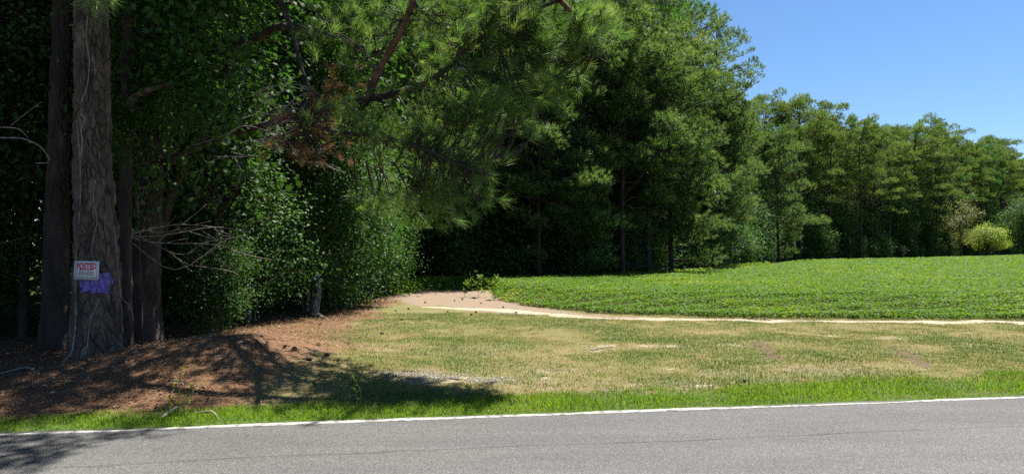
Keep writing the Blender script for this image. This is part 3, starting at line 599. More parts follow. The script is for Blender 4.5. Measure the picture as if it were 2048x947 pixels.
for px, Y, sc, kk, lab in ((1322, 53, .98, 0, 'tall pine with a broad rounded crown at the outer end of the near treeline'), (1440, 58, .76, 0, 'shorter pine whose crown slopes down at the end of the near treeline'), (1285, 46, 1.12, 0, 'tallest pine in the near treeline, reaching highest against the sky')):
    x = (px - 1024) / F * Y; place(PINES, kk, 'pine_tree', x, Y + 1.0, px, sc, lab, 'pine tree', GP)
# younger pines with low lit boughs reaching over the crop
for px, Y, sc, kk, lab in ((1075, 33, .78, 0, 'bushy low branched pine nearest the dirt bay at the crop corner'), (1235, 36, 1.02, 1, 'broad pine whose bright low boughs hang over the crop'),
                           (1330, 40, 1.05, 0, 'dense low branched pine in front of the tallest treeline pines'), (1430, 51, .95, 1, 'low branched pine standing above the bare dirt bank'),
                           (1545, 70, 1.0, 0, 'yellowish bushy pine just past the dirt bank'), (1135, 34.5, 1.0, 0, 'full low branched pine between the bay and the broad bough pine'), (1285, 38, .95, 1, 'low branched pine in the middle of the near treeline edge'),
                           (815, 28.5, .92, 2, 'pine leaning its low bright boughs over the dirt bay')):
    x = (px - 1024) / F * Y; place(LOWP, kk, 'pine_tree', x, Y - 1.6, kk * 2 + px, sc, lab, 'pine tree', 'low branched pines at the field edge')
# small trees on the far lawn
PALE = bake('pale_tree', gen_broad(301, 9.5, 2.6, .12, 100, 34, .20, LEAF, .10, .42), M['bark_dark'], M['leaf_pale'])
LIME = bake('lime_tree', gen_broad(302, 5.2, 3.2, .26, 190, 44, .20, LEAF, .16, .40), M['bark_dark'], M['leaf_lime'])
GRN = bake('green_tree', gen_broad(303, 10.5, 4.6, .10, 260, 44, .24, LEAF, .2, .55), M['bark_dark'], M['leaf_gum'])
def px_at(px, Y): return (px - 1024) / F * Y, Y
x, y = px_at(1923, 104); place([PALE], 0, 'slender_tree', x, y, .4, (1, 1, 1.05), 'pale slender tree with sparse layered boughs before the dark treeline', 'tree')
x, y = px_at(1975, 108); place([LIME], 0, 'round_tree', x, y, 1.0, 1.0, 'small round lime green tree on the lawn beyond the field', 'tree')
x, y = px_at(2050, 116); place([GRN], 0, 'leafy_tree', x, y, 1.9, 1.0, 'mid green leafy tree beside the small lime green tree', 'tree')
TRK = []
for k, (px, hh) in enumerate(((1952, 3.0), (1966, 2.6))):
    x, y = px_at(px, 122); place([HARD[1]], 0, 'lawn_tree', x, y, k * 2.0, .62, ('slim small dark tree just past the pale slender tree', 'slim small dark tree half behind the lime green tree')[k], 'tree')

# ------------------------------------------------------------------ near wood: trunks with real bark relief
def bark_disp(u, z, cu, cz, ncell, seed):
    """plates: two nearest cell centres on a jittered grid that wraps round the trunk"""
    r = np.random.default_rng(seed); J = r.random((ncell, 400, 2)); T = r.random((ncell, 400))
    gu = u / cu; gz = z / cz; gz = gz + .5 * np.sin(gu * 1.7 + np.sin(gz * .7)) + 1.1 * (fbm(gu * .8 + 50, gz * .8) - .5); gu = gu + .9 * (fbm(gu * .9 + 9, gz * .9 + 20) - .5) * sst(0, 1, gu) * sst(ncell, ncell - 1, gu); iu = np.floor(gu).astype(int); iz = np.floor(gz).astype(int)
    f1 = np.full(u.shape, 9.); f2 = np.full(u.shape, 9.); tv = np.zeros(u.shape)
    for a in (-1, 0, 1):
        for b in (-1, 0, 1):
            j = J[(iu + a) % ncell, (iz + b) % 400]; t = T[(iu + a) % ncell, (iz + b) % 400]
            dd = np.hypot(iu + a + j[..., 0] - gu, iz + b + j[..., 1] - gz)
            m = dd < f1; f2 = np.where(m, f1, np.minimum(f2, dd)); tv = np.where(m, t, tv); f1 = np.where(m, dd, f1)
    return sst(.02, .28, f2 - f1), tv
def near_trunk(C, Rz, H, seed, nth, dz, depth=.02, flare=.14, cu=.075, cz=.17):
    """C: list of (x,y,z) centres, Rz: radius at the same heights; returns centre function and grid"""
    C = np.asarray(C, float); z = np.concatenate([np.arange(-.35, 6.2, dz), np.linspace(6.4, H, 12)])
    cx = np.interp(z, C[:, 2], C[:, 0]); cy = np.interp(z, C[:, 2], C[:, 1]); r = np.interp(z, C[:, 2], Rz)
    th = np.arange(nth) / nth * 2 * np.pi; Z, TH = np.meshgrid(z, th, indexing='ij'); R = r[:, None] + 0 * TH
    nc = max(6, int(round(2 * np.pi * np.median(r[z < 3]) / cu)))
    pl, tv = bark_disp(TH / (2 * np.pi) * nc, Z / cz + 30, 1, 1, nc, seed)
    pl2, _ = bark_disp(TH / (2 * np.pi) * nc * 3, Z / cz * 2.5 + 60, 1, 1, nc * 3, seed + 1)
    lob = .55 + .45 * np.cos(TH * 4 + seed) * np.cos(TH * 1.0 + 1.3)
    R = R + flare * np.exp(-np.maximum(Z + .1, 0) / .32) * lob + depth * (pl * (.45 + .75 * tv) - .5) + .007 * pl2 + .018 * (fbm(Z * 9 + 3, np.abs(TH - np.pi) * 2.2 + 11) - .5)
    return z, th, cx, cy, Z, TH, R
def grid_mesh(mb, V, wrap=True, tint=.5, keep=None):
    a, b = V.shape[:2]; i = np.arange(a - 1)[:, None]; j = np.arange(b if wrap else b - 1)[None]; j2 = (j + 1) % b
    f = np.stack([i * b + j, i * b + j2, (i + 1) * b + j2, (i + 1) * b + j], -1).reshape(-1, 4)
    if keep is not None: f = f[keep(V.reshape(-1, 3)[f].mean(1))]
    mb.add(V, f, tint)
def trunk_xyz(t, off=0): 
    z, th, cx, cy, Z, TH, R = t; R = R + off
    return np.stack([cx[:, None] + R * np.cos(TH), cy[:, None] + R * np.sin(TH), Z], -1)
CROWN_A = gen_pine(401, 15, .06, 3.8, .17, 1.0)            # high crowns, all above the picture, that shade the bank
CROWN_B = gen_pine(402, 14, .06, 3.4, .15, 1.0)
hiA = bake('high_crown_a', CROWN_A, M['bark_dark'], M['needle_far']); hiB = bake('high_crown_b', CROWN_B, M['bark_dark'], M['needle_far'])

A0 = G(195, 738)
treeA = empty('posted_pine', (-5.6, 9.35, 0), 'thick pine trunk with purple paint band and the posted sign nailed on', 'pine tree')
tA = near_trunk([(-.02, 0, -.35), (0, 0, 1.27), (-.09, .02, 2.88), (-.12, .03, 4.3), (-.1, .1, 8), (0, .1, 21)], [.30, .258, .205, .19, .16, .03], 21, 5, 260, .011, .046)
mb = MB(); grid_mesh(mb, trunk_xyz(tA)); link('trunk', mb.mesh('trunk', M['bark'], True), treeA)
def paint_keep(c):
    lx, z = c[:, 0], c[:, 2]; rag = (fbm(lx * 14 + 3, z * 3, 3) - .5)
    top = np.where(lx > .06, 1.235, 1.19) + rag * .02; bot = .985 + rag * .03 - .015 * (lx > .1)
    return (c[:, 1] < .05) & (lx > -.045 + rag * .03) & (lx < .25 + rag * .03) & (z < top) & (z > bot)
mb = MB(); V = trunk_xyz(tA, .004); grid_mesh(mb, V, True, .5, paint_keep); link('paint_band', mb.mesh('paint_band', M['purple'], True), treeA)['label'] = 'ragged band of purple paint across the bark'
o = link('crown', hiA[1], treeA, (0, .1, 6.6)); link('upper_limbs', hiA[0], treeA, (0, .1, 6.6))
o = link('offscreen_shade_boughs', hiB[1], treeA, (4.5, -.95, 8.2)); o.scale = (.42, .34, .26); o.rotation_euler.z = 1  # added foliage above the view, apart from the trunk, to shade the road
# a bough tip that dips into the picture by the trunk
mb = MB(); lp = smooth_path([at(150, -330, 9.0), at(165, -170, 8.2), at(180, -60, 7.6), at(190, 5, 7.3)]) - np.array((-5.6, 9.35, 0)); tube(mb, lp, np.linspace(.03, .008, len(lp)), 5)
link('bough', mb.mesh('bough', M['bark_red'], True), treeA)
rng = np.random.default_rng(41); c = np.array([at(190, 8, 7.3), at(165, -14, 7.3), at(215, -6, 7.35), at(185, -38, 7.4), at(225, -45, 7.3), at(150, -40, 7.4)]) - np.array((-5.6, 9.35, 0))
mb = MB(); needles(mb, c, np.array([(.1, -.3, -1), (-.4, -.2, -.9), (.5, -.2, -.8), (0, -.4, -.4), (.5, -.3, 0), (-.5, -.3, -.2)]), 110, .26, .0045, rng, (.1, 1.25), .08, np.full(6, .75))
link('needle_tuft', mb.mesh('needle_tuft', M['needle_near']), treeA)

def near_tree(name, label, x, y, C, Rz, H, seed, crown=None, cz=7, bark='bark_dark', nth=90, dz=.03, flare=.12):
    e = empty(name, (x, y, 0), label, 'pine tree'); t = near_trunk(C, Rz, H, seed, nth, dz, .022, flare)
    m_ = MB(); grid_mesh(m_, trunk_xyz(t)); link('trunk', m_.mesh('trunk', M[bark], True), e)
    if crown: link('crown', crown[1], e, (C[-2][0], C[-2][1], cz)); link('upper_limbs', crown[0], e, (C[-2][0], C[-2][1], cz))
    return e
xB = (112 - 1024) / F * 10.5
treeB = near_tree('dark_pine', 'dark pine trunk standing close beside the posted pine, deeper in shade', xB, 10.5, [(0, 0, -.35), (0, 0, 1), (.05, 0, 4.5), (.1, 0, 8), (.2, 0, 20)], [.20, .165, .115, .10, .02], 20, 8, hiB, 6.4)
xC = (250 - 1024) / F * 10.3
treeC = empty('limbed_tree', (xC, 10.3, 0), 'slim grey trunk with a broken bare limb, just behind the posted pine', 'tree')
t = near_trunk([(.02, 0, -.35), (0, 0, 2), (.02, 0, 5), (.1, .1, 8), (.2, .2, 12)], [.095, .078, .068, .055, .02], 12, 12, 70, .03, .010, .06)
mb = MB(); grid_mesh(mb, trunk_xyz(t)); link('trunk', mb.mesh('trunk', M['bark_dark'], True), treeC)
oC = np.array((xC, 10.3, 0))
mb = MB(); lp = smooth_path([at(252, 222, 10.3), at(263, 196, 10.2), at(290, 182, 10.1), at(318, 172, 10.05), at(341, 166, 10.0)]) - oC; tube(mb, lp, np.linspace(.055, .028, len(lp)), 8, .5, .2, 3)
link('broken_limb', mb.mesh('broken_limb', M['bark'], True), treeC)
link('crown', gen_broad(404, 7, 2.0, .3, 90, 34, .12)[1].mesh('limbed_crown', M['leaf_gum']), treeC, (0, .1, 5.6))

# overhanging pine: its trunk stands behind, its limbs reach over the verge
xD = (295 - 1024) / F * 11.5; oD = np.array((xD, 11.5, 0))
treeD = near_tree('overhanging_pine', 'big pine whose long needled limbs overhang the lawn and roadside', xD, 11.5, [(0, 0, -.35), (.0, 0, 1.5), (.12, 0, 5), (.2, 0, 8), (.3, 0, 20)], [.22, .19, .165, .13, .03], 20, 15, hiA, 7.2)
o = link('offscreen_shade_boughs', hiB[1], treeD, (3.45, -.4, 6.3)); o.scale = (.70, .60, .34); o2 = link('offscreen_shade_limbs', hiB[0], treeD, (3.45, -.4, 6.3)); o2.scale = o.scale  # boughs added out of view to cast shade on the straw bank
treeD.children[1].rotation_euler.z = 2.2; treeD.children[2].rotation_euler.z = 2.2
LIMBS = [
    ([(330, 20, 11.5), (420, 80, 11.2), (510, 74, 10.9), (560, 52, 10.7), (640, 66, 10.4), (700, 86, 10.2), (752, 106, 10.1)], .085, .04, 'bark_dark'),
    ([(330, -100, 11.5), (450, -70, 11.0), (540, -20, 10.6), (575, 40, 10.4), (592, 95, 10.3), (604, 140, 10.2), (622, 182, 10.1)], .06, .02, 'bark_dark'),
    ([(310, 330, 11.5), (420, 282, 11.2), (560, 240, 10.6), (700, 205, 9.6), (790, 186, 9.4), (850, 166, 9.35), (900, 130, 9.3), (935, 92, 9.25), (1000, 55, 9.2), (1080, 15, 9.1), (1170, -25, 9.0)], .06, .02, 'bark_dark'),
    ([(735, 198, 9.45), (752, 150, 9.3), (772, 112, 9.2), (795, 72, 9.1), (820, 15, 9.0), (850, -60, 8.9)], .055, .03, 'bark_red'),
    ([(330, -40, 11.5), (480, -150, 10.6), (700, -170, 9.6), (900, -120, 9.3), (1050, -60, 9.2), (1160, 40, 9.1), (1195, 90, 9.1)], .09, .015, 'bark_red'),
    ([(600, 225, 10.3), (660, 260, 10.1), (740, 270, 9.5), (830, 290, 9.0), (920, 330, 8.8), (985, 352, 8.7)], .04, .01, 'bark_dark'),
]
limbP = []
for pts, ra, rb, bk in LIMBS:
    P = smooth_path([at(p[0], p[1], reach(p[2])) for p in pts], 5); P = P - oD; mb = MB(); tube(mb, P, np.linspace(ra, rb, len(P)), 9, .5, .22, len(limbP)); limbP.append(P[len(P) // 3:])
    link('limb', mb.mesh('limb', M[bk], True), treeD)
LP = np.vstack(limbP)
rng = np.random.default_rng(43)
def mass(regs, name, leaf, parent, origin, n_needle, L, wd, twigs=True, tone=.58, drp=.08):
    fb = MB(); wb = MB()
    for px, py, rx, ry, Y, dY, ncl in regs:
        q = nrm(rng.normal(size=(ncl, 3))) * rng.random((ncl, 1)) ** .45
        for k in range(ncl):
            c = at(px + q[k, 0] * rx, py + q[k, 1] * ry, reach(Y) + q[k, 2] * dY) - origin
            if twigs:
                j = np.argmin(((LP - c) ** 2).sum(1)); b = LP[j]; b = c + (b - c) * min(1, .6 / max(np.linalg.norm(b - c), .01)); m1 = b * .5 + c * .5 + rng.normal(0, .07, 3) + np.array((0, 0, -.05)); tw = smooth_path([b, m1, c], 3)
                tube(wb, tw, np.linspace(.012, .005, len(tw)), 4, .5); ax = nrm(c - m1)
            else: ax = nrm(rng.normal(size=3))
            m = rng.integers(2, 5); P = c + rng.normal(0, 1, (m, 3)) * np.array((.17, .17, .12)); D = ax * .6 + np.array((.25, -.1, .3)) + rng.normal(0, .4, (m, 3))
            if twigs:
                for pp in P: tube(wb, [c - ax * .12, pp], [.006, .004], 3, .5)
            needles(fb, P, D, n_needle, L, wd, rng, (.10, .95), .07, np.full(m, np.clip(rng.normal(tone, .2), 0, 1)), drp)
    link(name, fb.mesh(name, leaf), parent)
    if twigs: link('twigs', wb.mesh('twigs', M['bark_dark'], True), parent)
mass([(1085, 60, 130, 80, 9.2, .5, 62), (920, 30, 170, 60, 9.3, .7, 50), (950, 170, 150, 75, 9.2, .6, 46), (1000, 235, 100, 50, 9.1, .5, 20), (840, 285, 140, 50, 9.3, .6, 28), (925, 335, 80, 45, 9.2, .4, 24),
      (720, 60, 120, 60, 9.6, .7, 24), (1175, 55, 45, 60, 9.1, .3, 24), (730, 235, 70, 50, 9.5, .5, 20), (1080, 160, 90, 50, 9.4, .4, 12), (880, 400, 110, 30, 9.1, .4, 18), (1000, -40, 220, 60, 9.2, .7, 30), (760, 400, 70, 40, 9.8, .4, 9)],
     'crown', M['needle_near'], treeD, oD, 70, .23, .0042)
mass([(650, 225, 50, 50, 10.1, .3, 9), (585, 280, 40, 40, 10.2, .3, 7), (685, 165, 14, 30, 10.0, .2, 5), (625, 305, 28, 40, 10.1, .2, 8)], 'dead_needles', M['needle_dead'], treeD, oD, 55, .16, .004)
treeD.children[-2]['label'] = 'clusters of dead rust coloured needles'
# hanging cones on the limbs
def cone_mesh():
    mb = MB(); n = 9
    for r in range(n):
        z = -r / n * .085; rad = .026 * math.sin((r + .9) / (n + .6) * math.pi) ** .7; m = 8
        for k in range(m):
            a = (k + .5 * (r % 2)) / m * 2 * math.pi; o = np.array((math.cos(a), math.sin(a), 0)); t = np.array((-o[1], o[0], 0)) * rad * .42
            b = o * rad * .4 + UP * (z + .004); tip = o * rad * 1.15 + UP * (z - .006)
            mb.add(np.array([b - t, b + t, tip + t * .6, tip - t * .6, o * rad * .5 + UP * (z - .010)]), [(0, 1, 2), (0, 2, 3), (3, 2, 4), (0, 3, 4), (1, 4, 2)])
    s = np.linspace(0, 1, 5); tube(mb, np.c_[0 * s, 0 * s, -s * .085], .012 * np.sin(s * 2.6 + .3), 6)
    return mb.mesh('pine_cone', M['cone'])
CONE = cone_mesh()
for px, py, Y in ((865, 90, 9.5), (828, 102, 9.6), (924, 140, 9.4), (868, 205, 9.5), (842, 196, 9.6), (990, 215, 9.5), (1000, 205, 9.5), (982, 175, 9.4), (850, 418, 9.8)):
    o = link('cone', CONE, treeD, at(px, py, reach(Y)) - oD); o.scale = (1.1,) * 3

# ------------------------------------------------------------------ the posted sign (nailed to the trunk)
sg = empty('posted_sign', (-5.555, 9.035, 1.272), 'white posted sign with red heading nailed to the thick pine', 'sign')
sg.rotation_euler = (math.radians(-2), math.radians(1.0), math.radians(-4))
def plate(name, w_, h_, t_, m_, y=0, parent=sg, hole=None):
    mb = MB(); x0, x1, z0, z1 = -w_ / 2, w_ / 2, -h_ / 2, h_ / 2
    if hole is None:
        V = [(x0, y, z0), (x1, y, z0), (x1, y, z1), (x0, y, z1), (x0, y + t_, z0), (x1, y + t_, z0), (x1, y + t_, z1), (x0, y + t_, z1)]
        f = [(0, 1, 2, 3), (5, 4, 7, 6), (4, 0, 3, 7), (1, 5, 6, 2), (3, 2, 6, 7), (4, 5, 1, 0)]
    else:
        a, b = w_ / 2 - hole, h_ / 2 - hole
        V = [(x0, y, z0), (x1, y, z0), (x1, y, z1), (x0, y, z1), (-a, y, -b), (a, y, -b), (a, y, b), (-a, y, b)]
        f = [(0, 1, 5, 4), (1, 2, 6, 5), (2, 3, 7, 6), (3, 0, 4, 7)]
    mb.add(np.array(V), f); return link(name, mb.mesh(name, m_), parent)
plate('board', .335, .240, .006, M['white'])
plate('border_line', .300, .206, 0, M['ink'], -.0015, hole=.0042)
def words(name, body, size, z, m_, bold=0, sx=1.0):
    cu = bpy.data.curves.new(name, 'FONT'); cu.body = body; cu.size = size; cu.align_x = 'CENTER'; cu.align_y = 'CENTER'; cu.offset = bold; cu.resolution_u = 3
    o = bpy.data.objects.new(name, cu); COL.objects.link(o); bpy.context.view_layer.update()
    me = bpy.data.meshes.new_from_object(o.evaluated_get(bpy.context.evaluated_depsgraph_get())); bpy.data.objects.remove(o)
    me.materials.clear(); me.materials.append(m_)
    q = link(name, me, sg); q.rotation_euler = (math.radians(90), 0, 0); q.location = (0, -.002, z); q.scale = (sx, 1, 1); return q
words('heading_lettering', 'POSTED', .104, .050, M['red'], .005, .72)
words('subheading_lettering', 'PRIVATE PROPERTY', .020, .007, M['red'], .0012, 1.15)
words('text_line', 'HUNTING, FISHING, TRAPPING OR TRESPASSING', .0135, -.017, M['ink'], .0005, .70)
words('text_line', 'FOR ANY PURPOSE IS STRICTLY FORBIDDEN', .0135, -.034, M['red'], .0005, .75)
words('text_line', 'VIOLATORS WILL BE PROSECUTED', .0135, -.051, M['ink'], .0005, .95)
for px, pz in ((-.155, .108), (.155, .108), (-.155, -.108), (.155, -.108)):
    mb = MB(); tube(mb, [(px, .012, pz), (px, -.002, pz), (px, -.0035, pz)], [.0035, .0045, .002], 8); link('nail', mb.mesh('nail', M['steel']), sg)

# ------------------------------------------------------------------ vines, dead branches, roots, sticks
def stick(name, label, cat, pts, ra, rb, m_, sub=(), group=None, sides=6):
    P = np.array(pts); o = P[0]; e = link(name, None) if False else None
    mb = MB(); Q = smooth_path(P - o, 4); tube(mb, Q, np.linspace(ra, rb, len(Q)), sides, .5, .25, int(abs(P).sum() * 100) % 9999)
    for sp, a, b in sub:
        q = smooth_path(np.array(sp) - o, 4); tube(mb, q, np.linspace(a, b, len(q)), 5, .5, .2, 3)
    ob = link(name, mb.mesh(name, m_, True), None, o); return tag(ob, label, cat, group)
YV = 8.98
stick('climbing_vine', 'pale bare vine stem hanging down the edge of the posted pine to the soil', 'vine', [at(150, 240, 9.15), at(158, 300, 9.1), at(160, 400, 9.1), at(155, 470, 9.12), at(152, 560, 9.1), at(153, 640, 9.08), at(146, 700, 9.0), at(134, 716, 8.9), at(126, 728, 8.85), at(134, 738, 8.8), at(136, 750, 8.75), at(128, 768, 8.6), at(118, 785, 8.45)], .005, .020, M['twig'])
stick('climbing_vine', 'thin forked vine stem on the middle of the posted pine trunk', 'vine', [at(160, 228, 9.06), at(168, 238, 9.05), at(160, 258, 9.06), at(163, 280, 9.05), at(161, 310, 9.05)], .007, .006, M['deadwood'])
stick('climbing_vine', 'thin vine winding up the upper posted pine trunk', 'vine', [at(160, 205, 9.06), at(172, 170, 9.06), at(176, 120, 9.07), at(170, 80, 9.07), at(172, 30, 9.08)], .006, .004, M['twig'])
stick('climbing_vine', 'wiry vine beneath the purple paint on the posted pine', 'vine', [at(200, 596, 9.02), at(192, 618, 9.0), at(182, 640, 8.98), at(175, 700, 8.9), at(166, 735, 8.8)], .005, .006, M['twig'])
stick('climbing_vine', 'hair thin vine strand above the posted sign', 'vine', [at(190, 360, 9.12), at(186, 400, 9.11), at(194, 440, 9.08), at(184, 490, 9.05), at(186, 515, 9.04)], .004, .004, M['deadwood'], (([at(194, 440, 9.08), at(206, 470, 9.08), at(214, 410, 9.10)], .003, .002),))
stick('climbing_vine', 'loose vine loop beside the purple band at the trunk edge', 'vine', [at(228, 450, 9.15), at(236, 520, 9.12), at(243, 590, 9.1), at(262, 612, 9.1), at(268, 640, 9.05)], .005, .004, M['twig'])
tw = lambda *p: [at(*q) for q in p]
stick('dead_branch', 'pale arched dead branch with a hooked end beyond the dark pine', 'branch', tw((-60, 270, 10), (0, 275, 9.9), (40, 276, 9.8), (72, 288, 9.8), (90, 305, 9.8), (97, 324, 9.8), (70, 326, 9.8)), .010, .008, M['deadwood'],
      [(tw((-20, 254, 9.9), (30, 256, 9.9), (48, 268, 9.85), (55, 276, 9.8)), .008, .006), (tw((20, 250, 9.9), (60, 218, 9.9), (82, 203, 9.9)), .006, .003)])
def twig_fan(name, label, root, tips, r0, m_, seed):
    r = np.random.default_rng(seed); P0 = at(*root); mb = MB()
    for tpx, tpy, tY in tips:
        P1 = at(tpx, tpy, tY); L = np.linalg.norm(P1 - P0); mid = [P0 + (P1 - P0) * f + r.normal(0, .085 * L, 3) for f in (.35, .7)]
        q = smooth_path([P0] + mid + [P1], 4) - P0; tube(mb, q, np.linspace(r0, .0035, len(q)), 5, .5, .2, seed)
        for _ in range(4):
            k = r.integers(len(q) // 3, len(q) - 1); e2 = q[k] + nrm(P1 - P0) * L * .22 + r.normal(0, .12 * L, 3)
            q2 = smooth_path([q[k], (q[k] + e2) / 2 + r.normal(0, .03 * L, 3), e2], 3); tube(mb, q2, np.linspace(r0 * .5, .0025, len(q2)), 4)
    return tag(link(name, mb.mesh(name, m_, True), None, P0), label, 'branch')
twig_fan('dead_branch', 'bleached bare twigs fanned out before the dark shrubs, under dead needles', (640, 225, 10.2), ((420, 312, 10.4), (440, 285, 10.5), (500, 240, 10.4), (520, 225, 10.3), (480, 300, 10.3), (545, 290, 10.1)), .011, M['deadwood'], 51)
twig_fan('dead_branch', 'tangle of bare twigs sprouting low beside the posted pine', (248, 472, 10.6), ((500, 465, 10.9), (520, 498, 10.8), (440, 455, 10.9), (470, 492, 10.7), (400, 500, 10.6), (360, 458, 10.8)), .009, M['twig'], 52)
twig_fan('dead_branch', 'pale bare twig spray crossing in front of the gum leaves beside the dead needles', (625, 180, 9.9), ((530, 195, 10.0), (545, 235, 9.9), (575, 255, 9.8), (520, 265, 10.0), (600, 215, 9.8), (700, 215, 9.8), (510, 215, 10.1)), .009, M['deadwood'], 54)
twig_fan('dead_branch', 'crooked bare twigs hanging from the broken limb end', (585, 300, 10.2), ((560, 262, 10.3), (545, 305, 10.2), (615, 325, 10.1), (650, 292, 10.0), (660, 335, 10.0), (690, 260, 10.0)), .008, M['deadwood'], 53)
stick('dead_branch', 'short pale dead snag hanging among the overhead needles', 'branch', tw((790, 180, 9.7), (800, 196, 9.6), (812, 215, 9.55)), .012, .004, M['deadwood'])
stick('leaning_trunk', 'dark leaning trunk crossing behind the gum leaves', 'tree', tw((318, 480, 12.4), (345, 380, 12.2), (390, 290, 12.1), (425, 215, 12.2), (470, 80, 12.4), (500, -100, 12.6)), .10, .05, M['bark_dark'], sides=10)
def gstick(label, p0, p1, r, m_=None, lift=.02, bend=.04, group=None):
    a, b = G(*p0), G(*p1); c = (a + b) / 2 + np.array((bend, bend, lift))
    for q in (a, b): q[2] += r
    return stick('fallen_stick', label, 'stick', [a, c, b], r, r * .6, m_ or M['twig'])
gstick('weathered stick lying at the bottom of the straw bank beside the grass', (322, 838), (360, 818), .012, M['deadwood'], .06)
gstick('short stick crossed over debris at the bank foot', (385, 828), (440, 840), .010, None, .05)
gstick('thin twig on shaded needles under the sign', (430, 715), (470, 702), .006, M['deadwood'])
gstick('bent twig standing in the shaded needle litter', (405, 690), (418, 720), .005)
gstick('pale stick at the sunlit gap beyond the dark pine', (5, 748), (72, 738), .016, M['deadwood'], .05)
gstick('stick lying in the sunlit pine straw', (338, 760), (368, 772), .008)
gstick('small pale twig lying in the mown grass', (1180, 700), (1225, 694), .01, M['deadwood'])
gstick('stick in the shade where the lawn meets the straw', (640, 700), (600, 708), .008)
# root flare of the curved grey trunk
gt = empty('curved_trunk_tree', G(630, 632), 'grey curved trunk with a long surface root below the shrubs', 'tree')
g0 = np.array(gt.location); mb = MB()
q = smooth_path([G(628, 634) - g0 + UP * .02, at(634, 600, g0[1]) - g0, at(636, 570, g0[1] + .2) - g0, at(622, 500, g0[1] + .7) - g0, at(610, 400, g0[1] + 1.2) - g0], 5); tube(mb, q, np.linspace(.10, .04, len(q)), 10, .5, .12, 2); link('trunk', mb.mesh('trunk', M['bark_pale'], True), gt)
mb = MB(); q = smooth_path([at(629, 622, g0[1]) - g0, G(640, 634) - g0 + UP * .03, G(655, 640) - g0 + UP * .0, G(672, 645) - g0 - UP * .03], 5); tube(mb, q, np.linspace(.07, .02, len(q)), 8, .5, .12, 2); link('root', mb.mesh('root', M['bark_pale'], True), gt)
tr_, cr_ = gen_broad(420, 3.6, 1.5, .25, 110, 44, .085, LEAF, .03, .3); link('crown', cr_.mesh('curved_crown', M['leaf_dark']), gt, (.25, .5, 1.5))

# ------------------------------------------------------------------ near broadleaf growth on the wood's edge
GUM = [bake('gum%d' % k, gen_broad(500 + k, H, R, cb, ncl, 30, .115, STAR, .032, .30), M['bark_dark'], M['leaf_gum']) for k, (H, R, cb, ncl) in enumerate(((7.2, 1.6, .24, 150), (5.2, 1.5, .05, 140)))]
WALL = [bake('edge_shrub%d' % k, gen_broad(520 + k, H, R, .0, int(ncl * 1.7), 52, .10, LEAF, .04, .28, 4), M['twig'], M[('leaf_gum', 'leaf_dark', 'leaf_dark')[k]])
        for k, (H, R, ncl) in enumerate(((4.6, 1.35, 190), (3.4, 1.2, 130), (5.6, 1.5, 230)))]
LIMES = bake('lime_sapling', gen_broad(540, 6.2, 1.7, .25, 130, 44, .10, LEAF, .05, .32), M['twig'], M['leaf_lime'])
place(GUM, 0, 'sweetgum_sapling', -5.45, 13.0, .5, 1.05, 'sweetgum with glossy star leaves hanging beside the overhanging pine trunk', 'tree')
place(GUM, 1, 'sweetgum_sapling', -6.9, 13.6, 2.5, 1.1, 'shaded sweetgum with star leaves behind the slim grey trunk', 'tree')
place(GUM, 0, 'sweetgum_sapling', -8.6, 13.2, 4.0, 1.0, 'sweetgum in deep shade behind the dark pine', 'tree')
for k, (x, y, kk, sc, rz, lab) in enumerate(((-5.5, 14.5, 0, .85, 0, 'twiggy dark shrub at the straw bank top under bare twigs'), (-5.0, 16.9, 2, .95, 1.2, 'tall leafy shrub around the curved grey trunk'), (-4.75, 18.6, 0, 1.05, 2.2, 'dense leafy shrub just past the curved grey trunk'),
        (-4.75, 20.6, 2, .9, 3.4, 'tall dense shrub in the middle of the leafy wall'), (-4.7, 22.8, 0, .85, 4.5, 'rounded shrub near the end of the leafy wall'), (-4.5, 24.6, 1, .9, 5.2, 'small lit shrub at the end of the leafy wall by the weeds'),
        (-6.6, 15.6, 2, 1.0, .3, 'tall shrub behind the twiggy dark shrub'), (-6.4, 19.6, 2, 1.15, 1.0, 'tall shrub rising behind the leafy wall'), (-6.2, 23.2, 2, 1.1, 2.0, 'tall shrub behind the end of the leafy wall'), (-7.4, 12.8, 1, .9, 3.0, 'shaded undergrowth shrub between the near trunks'),
        (-9.6, 12.0, 0, .9, 1.7, 'dark undergrowth shrub beyond the dark pine'), (-11.5, 14.5, 2, 1.0, 3.7, 'tall dark undergrowth shrub at the edge of the view'))):
    place(WALL, kk, 'shrub', x, y, rz, sc, lab, 'shrub', 'shrubs at the edge of the near wood')
NEARH = [bake('near_hard', gen_broad(560, 8.5, 2.5, .22, 230, 60, .105, LEAF, .07, .42), M['bark_dark'], M['leaf_dark'])]
for k, (x, y, sc, lab) in enumerate(((-8.4, 11.9, 1.0, 'shaded hardwood right behind the dark pine'), (-10.6, 12.4, 1.1, 'shaded hardwood past the arched dead branch'), (-12.5, 10.4, 1.1, 'dark hardwood at the outermost edge of the near wood'), (-7.5, 14.9, 1.1, 'shaded hardwood deep between the near pine trunks'))):
    place(NEARH, 0, 'hardwood_tree', x, y, k * 1.9, sc, lab, 'tree', 'hardwoods inside the near wood')
place(GUM, 0, 'sweetgum_sapling', -5.9, 11.05, 1.3, (.62, .5, .95), 'slender sweetgum squeezed between the slim grey trunk and the big overhanging pine', 'tree')
BOUGH = gen_broad(561, 2.5, .95, .05, 70, 30, .115, STAR, .012, .26)[1].mesh('leafy_bough', M['leaf_gum'])
gumS = [o for o in COL.objects if o.get('label', '').startswith('slender sweetgum')][0]
from mathutils import Matrix
